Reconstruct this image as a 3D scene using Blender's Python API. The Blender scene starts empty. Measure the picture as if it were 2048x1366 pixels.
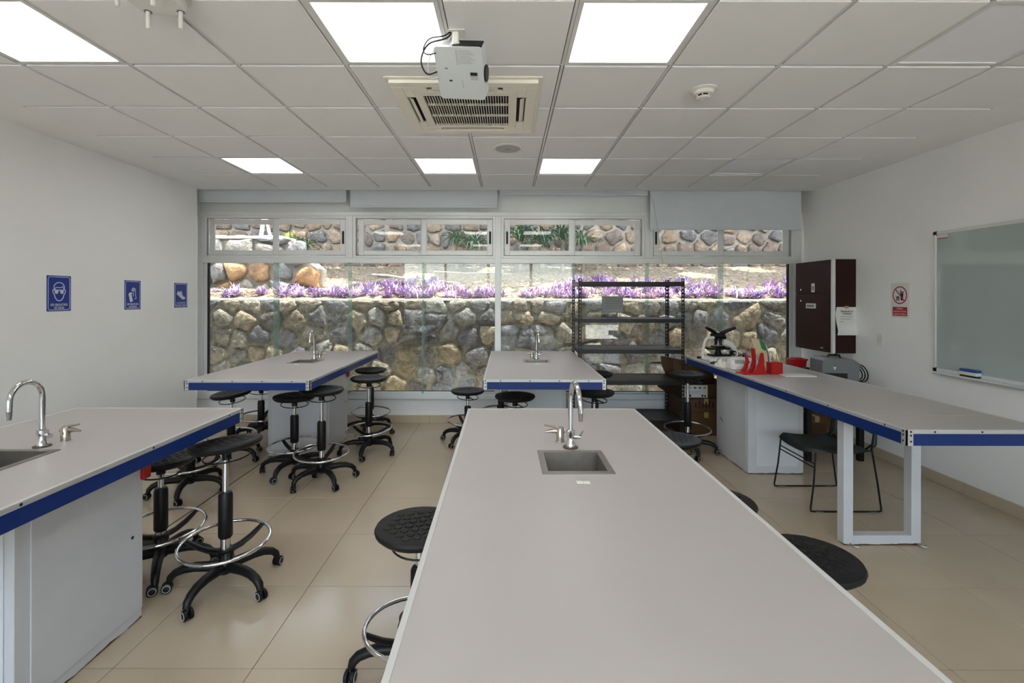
import bpy, bmesh, math, random
from mathutils import Vector, Matrix, Euler
random.seed(7)
R = math.radians
PI = math.pi
C = bpy.context.scene.collection
scene = bpy.context.scene

# ------------------------------------------------------------------ camera, sky, sun, exposure
F = 972.0                                    # focal length in px of the 2048 px frame
cam = bpy.data.cameras.new('camera')
cam.sensor_fit = 'HORIZONTAL'
cam.sensor_width = 36.0
cam.lens = F / 2048 * 36.0
cam.shift_x = 10 / 2048
cam.shift_y = -90 / 2048
cam.clip_start = 0.05
camo = bpy.data.objects.new('camera', cam)
C.objects.link(camo)
camo.location = (0, 0, 1.6)
camo.rotation_euler = (PI / 2, -0.002, 0)
scene.camera = camo

SUN_EL, SUN_AZ = 77.0, 97.0                 # sun stands high, grazing the face of the garden wall
world = bpy.data.worlds.new('sky')
scene.world = world
world.use_nodes = True
wn = world.node_tree.nodes
wl = world.node_tree.links
for n in list(wn):
    wn.remove(n)
sky = wn.new('ShaderNodeTexSky')
sky.sky_type = 'NISHITA'
sky.sun_disc = False
sky.sun_elevation = R(SUN_EL)
sky.sun_rotation = R(SUN_AZ)
sky.air_density = 1.0
sky.dust_density = 2.0
bg = wn.new('ShaderNodeBackground')
bg.inputs['Strength'].default_value = 0.95
wo = wn.new('ShaderNodeOutputWorld')
hs = wn.new('ShaderNodeHueSaturation')          # hazy, nearly white sky
hs.inputs['Saturation'].default_value = 0.5
wl.new(sky.outputs[0], hs.inputs['Color'])
wl.new(hs.outputs[0], bg.inputs[0])
wl.new(bg.outputs[0], wo.inputs[0])

sun = bpy.data.lights.new('sun', 'SUN')
sun.energy = 11.0
sun.angle = R(0.6)
sun.color = (1.0, 0.95, 0.87)
suno = bpy.data.objects.new('sun', sun)
C.objects.link(suno)
sdir = Vector((math.sin(R(SUN_AZ)) * math.cos(R(SUN_EL)), math.cos(R(SUN_AZ)) * math.cos(R(SUN_EL)), math.sin(R(SUN_EL))))
suno.rotation_euler = sdir.to_track_quat('Z', 'Y').to_euler()
suno.location = (0, 20, 30)

PANEL = 3.0                                  # luminance of a lit ceiling panel
vs = scene.view_settings
vs.view_transform = 'Standard'
vs.look = 'None'
vs.gamma = 1.0
vs.use_curve_mapping = False
vs.exposure = 1.2

# ------------------------------------------------------------------ materials
def lin(c):
    if isinstance(c, str):
        c = c.lstrip('#')
        c = tuple(int(c[i:i + 2], 16) / 255 for i in (0, 2, 4))
    return tuple((v / 12.92 if v <= 0.04045 else ((v + 0.055) / 1.055) ** 2.4) for v in c) + (1.0,)

def mat(name, col, rough=0.5, metal=0.0, var=0.06, scale=6.0, bump=0.0, bscale=60.0, spec=0.5, coat=0.0, rvar=0.0):
    m = bpy.data.materials.new(name)
    m.use_nodes = True
    nt = m.node_tree
    b = nt.nodes['Principled BSDF']
    b.inputs['Roughness'].default_value = rough
    b.inputs['Metallic'].default_value = metal
    b.inputs['Specular IOR Level'].default_value = spec
    b.inputs['Coat Weight'].default_value = coat
    tc = nt.nodes.new('ShaderNodeTexCoord')
    nz = nt.nodes.new('ShaderNodeTexNoise')
    nz.inputs['Scale'].default_value = scale
    nz.inputs['Detail'].default_value = 3
    nt.links.new(tc.outputs['Object'], nz.inputs['Vector'])
    rp = nt.nodes.new('ShaderNodeValToRGB')
    c = lin(col)
    rp.color_ramp.elements[0].position = 0.3
    rp.color_ramp.elements[1].position = 0.7
    rp.color_ramp.elements[0].color = tuple(v * (1 - var) for v in c[:3]) + (1,)
    rp.color_ramp.elements[1].color = tuple(min(1, v * (1 + var)) for v in c[:3]) + (1,)
    nt.links.new(nz.outputs['Fac'], rp.inputs['Fac'])
    nt.links.new(rp.outputs['Color'], b.inputs['Base Color'])
    if rvar:
        mr = nt.nodes.new('ShaderNodeMapRange')
        mr.inputs['To Min'].default_value = max(0, rough - rvar)
        mr.inputs['To Max'].default_value = rough + rvar
        nt.links.new(nz.outputs['Fac'], mr.inputs['Value'])
        nt.links.new(mr.outputs['Result'], b.inputs['Roughness'])
    if bump:
        n2 = nt.nodes.new('ShaderNodeTexNoise')
        n2.inputs['Scale'].default_value = bscale
        n2.inputs['Detail'].default_value = 4
        nt.links.new(tc.outputs['Object'], n2.inputs['Vector'])
        bp = nt.nodes.new('ShaderNodeBump')
        bp.inputs['Strength'].default_value = bump
        bp.inputs['Distance'].default_value = 0.02
        nt.links.new(n2.outputs['Fac'], bp.inputs['Height'])
        nt.links.new(bp.outputs['Normal'], b.inputs['Normal'])
    return m

def mat_random(name, cols, rough=0.85, bump=0.5, bscale=14.0, nscale=7.0, mixf=0.5):
    """a different colour for each object (Object Info random), mottled with noise"""
    m = bpy.data.materials.new(name)
    m.use_nodes = True
    nt = m.node_tree
    b = nt.nodes['Principled BSDF']
    b.inputs['Roughness'].default_value = rough
    b.inputs['Specular IOR Level'].default_value = 0.2
    oi = nt.nodes.new('ShaderNodeObjectInfo')
    tc = nt.nodes.new('ShaderNodeTexCoord')
    rp = nt.nodes.new('ShaderNodeValToRGB')
    rp.color_ramp.interpolation = 'CONSTANT'
    el = rp.color_ramp.elements
    el[0].position = 0
    el[0].color = lin(cols[0])
    el[1].position = 1.0 / len(cols)
    el[1].color = lin(cols[1])
    for i in range(2, len(cols)):
        e = el.new(i / len(cols))
        e.color = lin(cols[i])
    nt.links.new(oi.outputs['Random'], rp.inputs['Fac'])
    ad = nt.nodes.new('ShaderNodeVectorMath')
    ad.operation = 'ADD'
    nt.links.new(tc.outputs['Object'], ad.inputs[0])
    nt.links.new(oi.outputs['Location'], ad.inputs[1])
    nz = nt.nodes.new('ShaderNodeTexNoise')
    nz.inputs['Scale'].default_value = nscale
    nz.inputs['Detail'].default_value = 8
    nz.inputs['Roughness'].default_value = 0.65
    nt.links.new(ad.outputs[0], nz.inputs['Vector'])
    r2 = nt.nodes.new('ShaderNodeValToRGB')
    r2.color_ramp.elements[0].position = 0.3
    r2.color_ramp.elements[0].color = (0.35, 0.34, 0.33, 1)
    r2.color_ramp.elements[1].position = 0.75
    r2.color_ramp.elements[1].color = (1.5, 1.45, 1.35, 1)
    nt.links.new(nz.outputs['Fac'], r2.inputs['Fac'])
    mx = nt.nodes.new('ShaderNodeMix')
    mx.data_type = 'RGBA'
    mx.blend_type = 'MULTIPLY'
    mx.inputs[0].default_value = mixf
    nt.links.new(rp.outputs['Color'], mx.inputs[6])
    nt.links.new(r2.outputs['Color'], mx.inputs[7])
    nt.links.new(mx.outputs[2], b.inputs['Base Color'])
    n2 = nt.nodes.new('ShaderNodeTexNoise')
    n2.inputs['Scale'].default_value = bscale
    n2.inputs['Detail'].default_value = 7
    n2.inputs['Roughness'].default_value = 0.6
    nt.links.new(ad.outputs[0], n2.inputs['Vector'])
    bp = nt.nodes.new('ShaderNodeBump')
    bp.inputs['Strength'].default_value = bump
    bp.inputs['Distance'].default_value = 0.06
    nt.links.new(n2.outputs['Fac'], bp.inputs['Height'])
    nt.links.new(bp.outputs['Normal'], b.inputs['Normal'])
    return m

def mat_glass(name, tint, refl=1.0):
    m = bpy.data.materials.new(name)
    m.use_nodes = True
    nt = m.node_tree
    for n in list(nt.nodes):
        nt.nodes.remove(n)
    out = nt.nodes.new('ShaderNodeOutputMaterial')
    tr = nt.nodes.new('ShaderNodeBsdfTransparent')
    tr.inputs[0].default_value = tint
    gl = nt.nodes.new('ShaderNodeBsdfGlossy')
    gl.inputs['Roughness'].default_value = 0.01
    fr = nt.nodes.new('ShaderNodeFresnel')
    fr.inputs['IOR'].default_value = 1.5
    mu = nt.nodes.new('ShaderNodeMath')
    mu.operation = 'MULTIPLY'
    mu.inputs[1].default_value = refl
    mx = nt.nodes.new('ShaderNodeMixShader')
    nt.links.new(fr.outputs[0], mu.inputs[0])
    nt.links.new(mu.outputs[0], mx.inputs[0])
    nt.links.new(tr.outputs[0], mx.inputs[1])
    nt.links.new(gl.outputs[0], mx.inputs[2])
    nt.links.new(mx.outputs[0], out.inputs[0])
    return m

def mat_emit(name, col, strength):
    m = bpy.data.materials.new(name)
    m.use_nodes = True
    b = m.node_tree.nodes['Principled BSDF']
    b.inputs['Base Color'].default_value = (0.9, 0.9, 0.9, 1)
    b.inputs['Emission Color'].default_value = col
    b.inputs['Emission Strength'].default_value = strength
    return m

M = {}
M['wall'] = mat('white_wall_paint', '#f0efee', 0.5, var=0.01, scale=1.5, bump=0.03, bscale=120)
M['wall_in'] = mat('niche_paint', '#eeedec', 0.55, var=0.01)
M['ceil'] = mat('ceiling_plaster', '#f1f0ef', 0.8, var=0.01)
M['ctile'] = mat('mineral_ceiling_tile', '#efeeee', 0.9, var=0.01, scale=3, bump=0.05, bscale=300)
M['tbar'] = mat('ceiling_grid_metal', '#dddcda', 0.5, var=0.02)
M['floor'] = mat('beige_porcelain_tile', '#b8a892', 0.2, var=0.03, scale=2.2, spec=0.5)
M['grout'] = mat('dark_grout', '#6e6358', 0.9)
M['joint'] = mat('black_joint_filler', '#2a2623', 0.8)
M['base'] = mat('beige_skirting_tile', '#bfae97', 0.4, var=0.03)
M['alu'] = mat('aluminium_window_profile', '#dadcdc', 0.42, metal=0.2, var=0.02)
M['aluh'] = mat('aluminium_header_panel', '#dcdedf', 0.5, metal=0.1, var=0.015)
M['rubber'] = mat('black_gasket', '#15161a', 0.7)
M['glass'] = mat_glass('window_glass', (0.93, 0.96, 0.95, 1), 1.0)
M['fin'] = mat_glass('green_glass_fin', (0.9, 0.97, 0.95, 1), 0.35)
_nt = M['fin'].node_tree
_df = _nt.nodes.new('ShaderNodeBsdfDiffuse')
_df.inputs[0].default_value = lin('#b4d2ca')
_tl = _nt.nodes.new('ShaderNodeBsdfTranslucent')
_tl.inputs[0].default_value = lin('#b4d2ca')
_ad = _nt.nodes.new('ShaderNodeMixShader')
_nt.links.new(_df.outputs[0], _ad.inputs[1])
_nt.links.new(_tl.outputs[0], _ad.inputs[2])
_mx = _nt.nodes.new('ShaderNodeMixShader')
_mx.inputs[0].default_value = 0.22
_out = [n for n in _nt.nodes if n.type == 'OUTPUT_MATERIAL'][0]
_src = _out.inputs[0].links[0].from_socket
_nt.links.new(_src, _mx.inputs[1])
_nt.links.new(_ad.outputs[0], _mx.inputs[2])
_nt.links.new(_mx.outputs[0], _out.inputs[0])
M['blind'] = mat('grey_blind_fabric', '#ccd1d8', 0.85, var=0.02, bump=0.05, bscale=400)
M['top'] = mat('pale_laminate_worktop', '#b3adaa', 0.36, var=0.02, scale=2.0)
M['edge'] = mat('aluminium_edge_strip', '#c4c4c4', 0.4, metal=0.5, var=0.03)
M['lip'] = mat('pale_edge_lip', '#c9c8c5', 0.4, var=0.02)
M['blue'] = mat('blue_edge_band', '#062868', 0.4, var=0.05, spec=0.4)
M['screw'] = mat('dark_screw', '#3a3a3c', 0.4, metal=0.7)
M['cab'] = mat('white_cabinet_paint', '#c4c5c8', 0.42, var=0.02)
M['cabdoor'] = mat('white_cabinet_door', '#cfd0d4', 0.42, var=0.02)
M['steel'] = mat('brushed_steel', '#938e88', 0.34, metal=0.9, var=0.06, scale=30)
M['chrome'] = mat('chrome', '#d8d8d8', 0.08, metal=1.0, var=0.02)
M['nickel'] = mat('nickel_tap', '#b8b0a4', 0.22, metal=0.9, var=0.05)
M['black'] = mat('black_plastic', '#0b0b0c', 0.45, var=0.1, spec=0.35)
M['seat'] = mat('black_polyurethane_seat', '#121213', 0.5, var=0.1, spec=0.35, bump=0.05, bscale=200)
M['ringgrey'] = mat('pale_caster_ring', '#a8a8a6', 0.5)
M['rack'] = mat('black_rack_steel', '#0e0f11', 0.4, metal=0.2, var=0.1)
M['rackboard'] = mat('dark_shelf_board', '#2a2a2d', 0.5, var=0.1)
M['whitep'] = mat('white_plastic', '#e0ded8', 0.4, var=0.02)
M['projector'] = mat('projector_shell', '#bcc0c2', 0.45, var=0.02)
M['cream'] = mat('cream_plastic', '#ebe7da', 0.45, var=0.02)
M['dark'] = mat('dark_recess', '#0c0b0a', 0.8)
M['greyp'] = mat('grey_plastic', '#6f7073', 0.5, var=0.05)
M['litegrey'] = mat('light_grey_plastic', '#a8a8a8', 0.5)
M['brown'] = mat('dark_wenge_laminate', '#2c1411', 0.5, var=0.12, scale=12, spec=0.2)
M['red'] = mat('red_plastic', '#a80f12', 0.4, var=0.06)
M['redsign'] = mat('red_print', '#a81a1c', 0.5)
M['bluesign'] = mat('blue_sign_print', '#15338c', 0.4, var=0.03)
M['whiteprint'] = mat('white_print', '#cfd4de', 0.5)
M['paper'] = mat('white_paper', '#dcdad8', 0.8, var=0.02)
M['ink'] = mat('black_print', '#1a1a1c', 0.7)
M['greyink'] = mat('grey_print', '#77787a', 0.7)
M['board'] = mat('glass_writing_board', '#aeb9b7', 0.02, var=0.01, spec=0.9)
M['card'] = mat('brown_cardboard', '#5d4126', 0.85, var=0.1, bump=0.08, bscale=90)
M['card2'] = mat('dark_cardboard', '#4a321c', 0.85, var=0.1, bump=0.08, bscale=90)
M['tape'] = mat('packing_tape', '#a98c5c', 0.3)
M['green'] = mat('green_print', '#1d7a35', 0.6)
M['manila'] = mat('manila_folder', '#c9b394', 0.75, var=0.04)
M['bluep'] = mat('blue_plastic', '#1b4d8f', 0.4)
M['orange'] = mat('orange_lid', '#c8481c', 0.45)
M['yellow'] = mat('yellow_pencil', '#b98a2e', 0.5)
M['chair'] = mat('dark_green_chair_plastic', '#0d1715', 0.38, var=0.1)
M['rust'] = mat('rusty_flange', '#5b4436', 0.5, metal=0.4, var=0.3, scale=40)
M['lit'] = mat_emit('lit_panel_diffuser', (1.0, 0.985, 0.98, 1), PANEL)
M['unlit'] = mat('unlit_panel_diffuser', '#f2f0f7', 0.5, var=0.01, spec=0.3)
M['led'] = mat_emit('blue_led', (0.35, 0.4, 1.0, 1), 4.0)
M['stone'] = mat_random('basalt_and_sandstone', ['#505154', '#766e61', '#646462', '#47484c', '#777063', '#6a675f', '#56575b', '#7b756a', '#635a50', '#6e6556', '#6f706e', '#514e4a', '#5c5c60', '#4c4d52', '#6b6860'], 0.95, 1.0, 19, 12, 0.95)
M['stone2'] = mat_random('pink_tan_fieldstone', ['#705f54', '#82705f', '#635c59', '#786858', '#8c7a69', '#6a5d55', '#605c5a', '#85705c'], 0.85, 0.8, 18, 7, 0.75)
M['stone3'] = mat_random('orange_grey_boulders', ['#807b74', '#95714e', '#737170', '#888073', '#987a5a', '#7a746b', '#847f77'], 0.85, 0.8, 16, 6, 0.75)
M['mortar'] = mat('grey_mortar', '#585448', 0.95, var=0.4, scale=12, bump=1.0, bscale=22, spec=0.2)
M['mortar2'] = mat('pale_mortar', '#80766a', 0.95, var=0.2, scale=7, bump=0.6, bscale=20)
M['cap'] = mat('cement_capping', '#b8b2a6', 0.95, var=0.12, scale=8, bump=0.6, bscale=30)
M['soil'] = mat('dry_leafy_soil', '#6f6355', 1.0, spec=0.1, var=0.4, scale=18, bump=0.9, bscale=45)
M['gravel'] = mat('pale_gravel', '#aea69a', 0.95, var=0.25, scale=25, bump=0.8, bscale=70)
M['straw'] = mat_random('dry_straw', ['#9c8664', '#8a7350', '#ae9c7c', '#6f5b40', '#7a6c5c', '#6b6259'], 0.9, 0.1, 20, 20, 0.6)
M['purple'] = mat_random('purple_leaves', ['#9c7fa8', '#ab90b8', '#866a97', '#b79fc2', '#a282a4', '#8271a0', '#c0aec8', '#a98fae'], 0.45, 0.1, 20, 9, 0.6)
M['leaf'] = mat_random('green_strap_leaves', ['#4f6a4e', '#3f5a43', '#65785c', '#5a7057'], 0.5, 0.1, 20, 6, 0.6)
M['lime'] = mat_random('lime_leaves', ['#a5b84a', '#b5c463', '#8fa63f', '#9db252'], 0.5, 0.1, 20, 6, 0.5)
M['wood'] = mat('grey_branch', '#a39a8c', 0.9, var=0.2)
M['paving'] = mat('pale_paving', '#c9c4ba', 0.9, var=0.06)
M['terracotta'] = mat('dull_rendered_wall', '#77756a', 0.9, var=0.1)
M['concrete'] = mat('eave_concrete', '#cfccc6', 0.9, var=0.05)

# worktop pedestals carry rust stains along the floor line
def mat_rusty_cab():
    m = mat('white_cabinet_rusting_foot', '#c4c5c8', 0.42, var=0.02)
    nt = m.node_tree
    b = nt.nodes['Principled BSDF']
    old = b.inputs['Base Color'].links[0].from_socket
    tc = nt.nodes.new('ShaderNodeTexCoord')
    sp = nt.nodes.new('ShaderNodeSeparateXYZ')
    nt.links.new(tc.outputs['Object'], sp.inputs[0])
    nz = nt.nodes.new('ShaderNodeTexNoise')
    nz.inputs['Scale'].default_value = 9
    nz.inputs['Detail'].default_value = 6
    nt.links.new(tc.outputs['Object'], nz.inputs['Vector'])
    ml = nt.nodes.new('ShaderNodeMath')
    ml.operation = 'MULTIPLY'
    ml.inputs[1].default_value = 0.035
    nt.links.new(nz.outputs['Fac'], ml.inputs[0])
    lt = nt.nodes.new('ShaderNodeMath')
    lt.operation = 'LESS_THAN'
    nt.links.new(sp.outputs['Z'], lt.inputs[0])
    sb = nt.nodes.new('ShaderNodeMath')
    sb.operation = 'SUBTRACT'
    sb.inputs[1].default_value = 0.009
    nt.links.new(ml.outputs[0], sb.inputs[0])
    nt.links.new(sb.outputs[0], lt.inputs[1])
    mx = nt.nodes.new('ShaderNodeMix')
    mx.data_type = 'RGBA'
    nt.links.new(lt.outputs[0], mx.inputs[0])
    nt.links.new(old, mx.inputs[6])
    mx.inputs[7].default_value = lin('#4a3020')
    nt.links.new(mx.outputs[2], b.inputs['Base Color'])
    return m
M['cabfoot'] = mat_rusty_cab()

# ------------------------------------------------------------------ mesh helpers
class MB:
    def __init__(s):
        s.v = []
        s.f = []

    def add(s, vs_, fs):
        o = len(s.v)
        s.v += [tuple(p) for p in vs_]
        s.f += [tuple(i + o for i in f) for f in fs]
        return s

    def box(s, x0, x1, y0, y1, z0, z1, b=0.0):
        x0, x1 = min(x0, x1), max(x0, x1)
        y0, y1 = min(y0, y1), max(y0, y1)
        z0, z1 = min(z0, z1), max(z0, z1)
        if b <= 0:
            vs_ = [(x, y, z) for x in (x0, x1) for y in (y0, y1) for z in (z0, z1)]
            return s.add(vs_, [(0, 1, 3, 2), (4, 6, 7, 5), (0, 4, 5, 1), (2, 3, 7, 6), (0, 2, 6, 4), (1, 5, 7, 3)])
        b = min(b, (x1 - x0) * .49, (y1 - y0) * .49, (z1 - z0) * .49)
        vs_ = []
        idx = {}
        for sx in (0, 1):
            for sy in (0, 1):
                for sz in (0, 1):
                    X = (x0, x1)[sx]; Y = (y0, y1)[sy]; Z = (z0, z1)[sz]
                    dx = b if sx == 0 else -b
                    dy = b if sy == 0 else -b
                    dz = b if sz == 0 else -b
                    idx[sx, sy, sz] = len(vs_)
                    vs_ += [(X, Y + dy, Z + dz), (X + dx, Y, Z + dz), (X + dx, Y + dy, Z)]
        fs = []
        g = lambda a, b_, c, k: idx[a, b_, c] + k
        for sx in (0, 1):
            fs.append((g(sx, 0, 0, 0), g(sx, 1, 0, 0), g(sx, 1, 1, 0), g(sx, 0, 1, 0)))
        for sy in (0, 1):
            fs.append((g(0, sy, 0, 1), g(1, sy, 0, 1), g(1, sy, 1, 1), g(0, sy, 1, 1)))
        for sz in (0, 1):
            fs.append((g(0, 0, sz, 2), g(1, 0, sz, 2), g(1, 1, sz, 2), g(0, 1, sz, 2)))
        for a in (0, 1):
            for c in (0, 1):
                fs.append((g(a, c, 0, 0), g(a, c, 1, 0), g(a, c, 1, 1), g(a, c, 0, 1)))
                fs.append((g(a, 0, c, 0), g(a, 1, c, 0), g(a, 1, c, 2), g(a, 0, c, 2)))
                fs.append((g(0, a, c, 1), g(1, a, c, 1), g(1, a, c, 2), g(0, a, c, 2)))
        for k in idx.values():
            fs.append((k, k + 1, k + 2))
        return s.add(vs_, fs)

    def frame(s, x0, x1, z0, z1, w, y0, y1, wz=None, b=0.0):
        wz = w if wz is None else wz
        s.box(x0, x0 + w, y0, y1, z0, z1, b)
        s.box(x1 - w, x1, y0, y1, z0, z1, b)
        s.box(x0 + w, x1 - w, y0, y1, z0, z0 + wz, b)
        s.box(x0 + w, x1 - w, y0, y1, z1 - wz, z1, b)
        return s

    def tube(s, path, r, n=8, closed=False, sq=None):
        P = [Vector(p) for p in path]
        m = len(P)
        rr = r if isinstance(r, (list, tuple)) else [r] * m
        T = []
        for i in range(m):
            if closed:
                t = P[(i + 1) % m] - P[i - 1]
            else:
                t = P[min(i + 1, m - 1)] - P[max(i - 1, 0)]
            T.append(t.normalized())
        up = Vector((0, 0, 1)) if abs(T[0].z) < 0.9 else Vector((1, 0, 0))
        u = T[0].cross(up).normalized()
        rings = []
        for i in range(m):
            if i:
                ax = T[i - 1].cross(T[i])
                if ax.length > 1e-6:
                    u = Matrix.Rotation(T[i - 1].angle(T[i]), 3, ax.normalized()) @ u
            u = (u - T[i] * u.dot(T[i])).normalized()
            w = T[i].cross(u)
            ring = []
            for k in range(n):
                a = 2 * PI * k / n
                q = sq[1] if sq else 1.0
                p_ = sq[0] if sq else 1.0
                ring.append(P[i] + u * (math.cos(a) * rr[i] * p_) + w * (math.sin(a) * rr[i] * q))
            rings.append(ring)
        vs_ = [p for ring in rings for p in ring]
        fs = []
        for i in range(m if closed else m - 1):
            j = (i + 1) % m
            for k in range(n):
                fs.append((i * n + k, i * n + (k + 1) % n, j * n + (k + 1) % n, j * n + k))
        if not closed:
            fs.append(tuple(range(n)))
            fs.append(tuple((m - 1) * n + k for k in range(n)))
        return s.add(vs_, fs)

    def lathe(s, prof, n=20, cx=0, cy=0, cap=True):
        vs_ = []
        for r, z in prof:
            for k in range(n):
                a = 2 * PI * k / n
                vs_.append((cx + r * math.cos(a), cy + r * math.sin(a), z))
        fs = []
        for i in range(len(prof) - 1):
            for k in range(n):
                fs.append((i * n + k, i * n + (k + 1) % n, (i + 1) * n + (k + 1) % n, (i + 1) * n + k))
        if cap:
            fs.append(tuple(range(n)))
            fs.append(tuple((len(prof) - 1) * n + k for k in range(n)))
        return s.add(vs_, fs)

    def cyl(s, p0, p1, r, n=10):
        return s.tube([p0, p1], r, n)

    def prism(s, pts, z0, z1, axis='z'):
        n = len(pts)
        def mk(p, z):
            if axis == 'z':
                return (p[0], p[1], z)
            if axis == 'y':
                return (p[0], z, p[1])
            return (z, p[0], p[1])
        vs_ = [mk(p, z0) for p in pts] + [mk(p, z1) for p in pts]
        fs = [tuple(range(n)), tuple(range(n, 2 * n))]
        for i in range(n):
            j = (i + 1) % n
            fs.append((i, j, n + j, n + i))
        return s.add(vs_, fs)

    def stroke(s, pts, w, z0, z1, closed=False):
        P = [Vector((p[0], p[1])) for p in pts]
        m = len(P)
        L, Rr = [], []
        for i in range(m):
            a = P[i - 1] if (i or closed) else P[i]
            c = P[(i + 1) % m] if (i < m - 1 or closed) else P[i]
            t = (c - a).normalized()
            nrm = Vector((-t.y, t.x)) * (w / 2)
            L.append(P[i] + nrm)
            Rr.append(P[i] - nrm)
        for i in range(m if closed else m - 1):
            j = (i + 1) % m
            s.prism([L[i], L[j], Rr[j], Rr[i]], z0, z1)
        return s

    def xform(s, mtx, start=0):
        for i in range(start, len(s.v)):
            s.v[i] = tuple(mtx @ Vector(s.v[i]))
        return s

    def mesh(s, name, m, smooth=None):
        me = bpy.data.meshes.new(name)
        me.from_pydata(s.v, [], s.f)
        bm = bmesh.new()
        bm.from_mesh(me)
        bmesh.ops.recalc_face_normals(bm, faces=bm.faces)
        bm.to_mesh(me)
        bm.free()
        if smooth is not None:
            me.polygons.foreach_set('use_smooth', [True] * len(me.polygons))
            me.set_sharp_from_angle(angle=R(smooth))
        if m:
            me.materials.append(M[m] if isinstance(m, str) else m)
        return me

    def build(s, name, m, parent=None, loc=None, rot=None, smooth=None):
        return link(name, s.mesh(name, m, smooth), parent, loc, rot)


def link(name, me, parent=None, loc=None, rot=None):
    o = bpy.data.objects.new(name, me)
    C.objects.link(o)
    if parent is not None:
        o.parent = parent
    if loc is not None:
        o.location = loc
    if rot is not None:
        o.rotation_euler = rot
    return o


def tag(o, label, cat, group=None, kind=None):
    o['label'] = label
    if cat:
        o['category'] = cat
    if group:
        o['group'] = group
    if kind:
        o['kind'] = kind
    return o


def thing(name, label, cat, loc=(0, 0, 0), rz=0.0, group=None, kind=None, rot=None):
    o = link(name, None, None, loc, rot if rot is not None else (0, 0, rz))
    o.empty_display_size = 0.1
    return tag(o, label, cat, group, kind)


def copy_tree(o, parent=None):
    c = o.copy()
    C.objects.link(c)
    c.parent = parent
    for ch in o.children:
        copy_tree(ch, c)
    return c


def text(name, body, size, m, parent, loc, width=None, rot=None, z=0.0004):
    cu = bpy.data.curves.new(name, 'FONT')
    cu.body = body
    cu.size = size
    cu.align_x = 'CENTER'
    cu.align_y = 'CENTER'
    cu.space_line = 1.0
    cu.resolution_u = 2
    cu.offset = size * .022
    to = bpy.data.objects.new(name, cu)
    C.objects.link(to)
    dg = bpy.context.evaluated_depsgraph_get()
    me = bpy.data.meshes.new_from_object(to.evaluated_get(dg))
    bpy.data.objects.remove(to)
    bpy.data.curves.remove(cu)
    if width and len(me.vertices):
        xs = [v.co.x for v in me.vertices]
        k = width / max(1e-6, max(xs) - min(xs))
        for v in me.vertices:
            v.co.x *= k
    me.materials.clear()
    me.materials.append(M[m])
    return link(name, me, parent, loc, rot)


def arc(cx, cy, r, a0, a1, n, ry=None):
    ry = r if ry is None else ry
    return [(cx + r * math.cos(R(a0 + (a1 - a0) * i / n)), cy + ry * math.sin(R(a0 + (a1 - a0) * i / n))) for i in range(n + 1)]


def round_rect(x0, x1, y0, y1, r, n=5):
    return (arc(x1 - r, y0 + r, r, -90, 0, n) + arc(x1 - r, y1 - r, r, 0, 90, n)
            + arc(x0 + r, y1 - r, r, 90, 180, n) + arc(x0 + r, y0 + r, r, 180, 270, n))

ROT_LEFTWALL = Matrix(((0, 0, 1), (1, 0, 0), (0, 1, 0))).to_euler()      # local x -> +y, y -> +z, z -> +x
ROT_RIGHTWALL = Matrix(((0, 0, -1), (-1, 0, 0), (0, 1, 0))).to_euler()   # local x -> -y, y -> +z, z -> -x
ROT_NEAR = Matrix(((1, 0, 0), (0, 0, -1), (0, 1, 0))).to_euler()         # local x -> +x, y -> +z, z -> -y

# ------------------------------------------------------------------ room shell
XL, XR, XN = -3.70, 3.72, -3.95
YB, YW = -2.6, 6.12
ZC = 2.885
YC = 5.88

def struct(name, mb, m, label, cat, **k):
    return tag(mb.build(name, m, **k), label, cat, kind='structure')

struct('wall_left', MB().box(XN - .15, XL, YB - .2, 5.80, -.02, 3.2), 'wall', 'white painted side wall carrying three blue safety signs', 'wall')
struct('wall_niche', MB().box(XN - .15, XN, 5.80, 6.35, -.02, 3.2), 'wall_in', 'narrow return of white wall beside the window', 'wall')
struct('wall_right', MB().box(XR, XR + .25, YB - .2, 6.35, -.02, 3.2), 'wall', 'white painted side wall with the writing board', 'wall')
wbk = MB()
wbk.box(XL, XR, YB - .2, YB, 2.75, 3.2)
wbk.box(XL, 2.35, YB - .2, YB, -.02, .85)
wbk.box(XL, -3.2, YB - .2, YB, .85, 2.75)
wbk.box(2.05, 2.35, YB - .2, YB, .85, 2.75)
wbk.box(2.35, 3.5, YB - .2, YB, 2.12, 2.75)
wbk.box(3.5, XR, YB - .2, YB, -.02, 2.75)
struct('wall_back', wbk, 'wall', 'white wall opposite the long window with wide windows and a glazed door', 'wall')
w6 = thing('window_6', 'wide window in the wall opposite the garden', 'window', (0, YB - .1, .85), kind='structure')
for k in range(4):
    xa = -3.2 + k * 1.3125
    f_ = MB().frame(xa, xa + 1.3125, 0, 1.9, .04, -.03, .03).build('frame', 'alu', w6)
    MB().box(xa + .03, xa + 1.28, -.004, .004, .03, 1.87).build('glass_pane', 'glass', f_)
d1_ = thing('door_1', 'glazed aluminium door in the wall opposite the garden', 'door', (2.925, YB - .1, 0), kind='structure')
f_ = MB().frame(-.575, .575, 0, 2.12, .07, -.03, .03).build('frame', 'alu', d1_)
MB().box(-.51, .51, -.004, .004, .06, 2.06).build('glass_pane', 'glass', f_)
MB().box(-.46, -.43, .03, .07, .95, 1.15, .004).build('handle', 'black', d1_)
struct('courtyard', MB().box(-14, 14, -16, YB - .2, -.3, -.03), 'paving', 'sunlit pale paved yard behind the room', 'ground')
struct('courtyard_wall', MB().box(-14, 14, -16.3, -16, -.3, 2.2), 'terracotta', 'dull rendered wall across the yard', 'wall')
wf = MB()
wf.box(XN, XR, 6.15, 6.35, -.02, .315)
wf.box(XN, XR, 6.15, 6.35, 2.66, 3.5)
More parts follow.
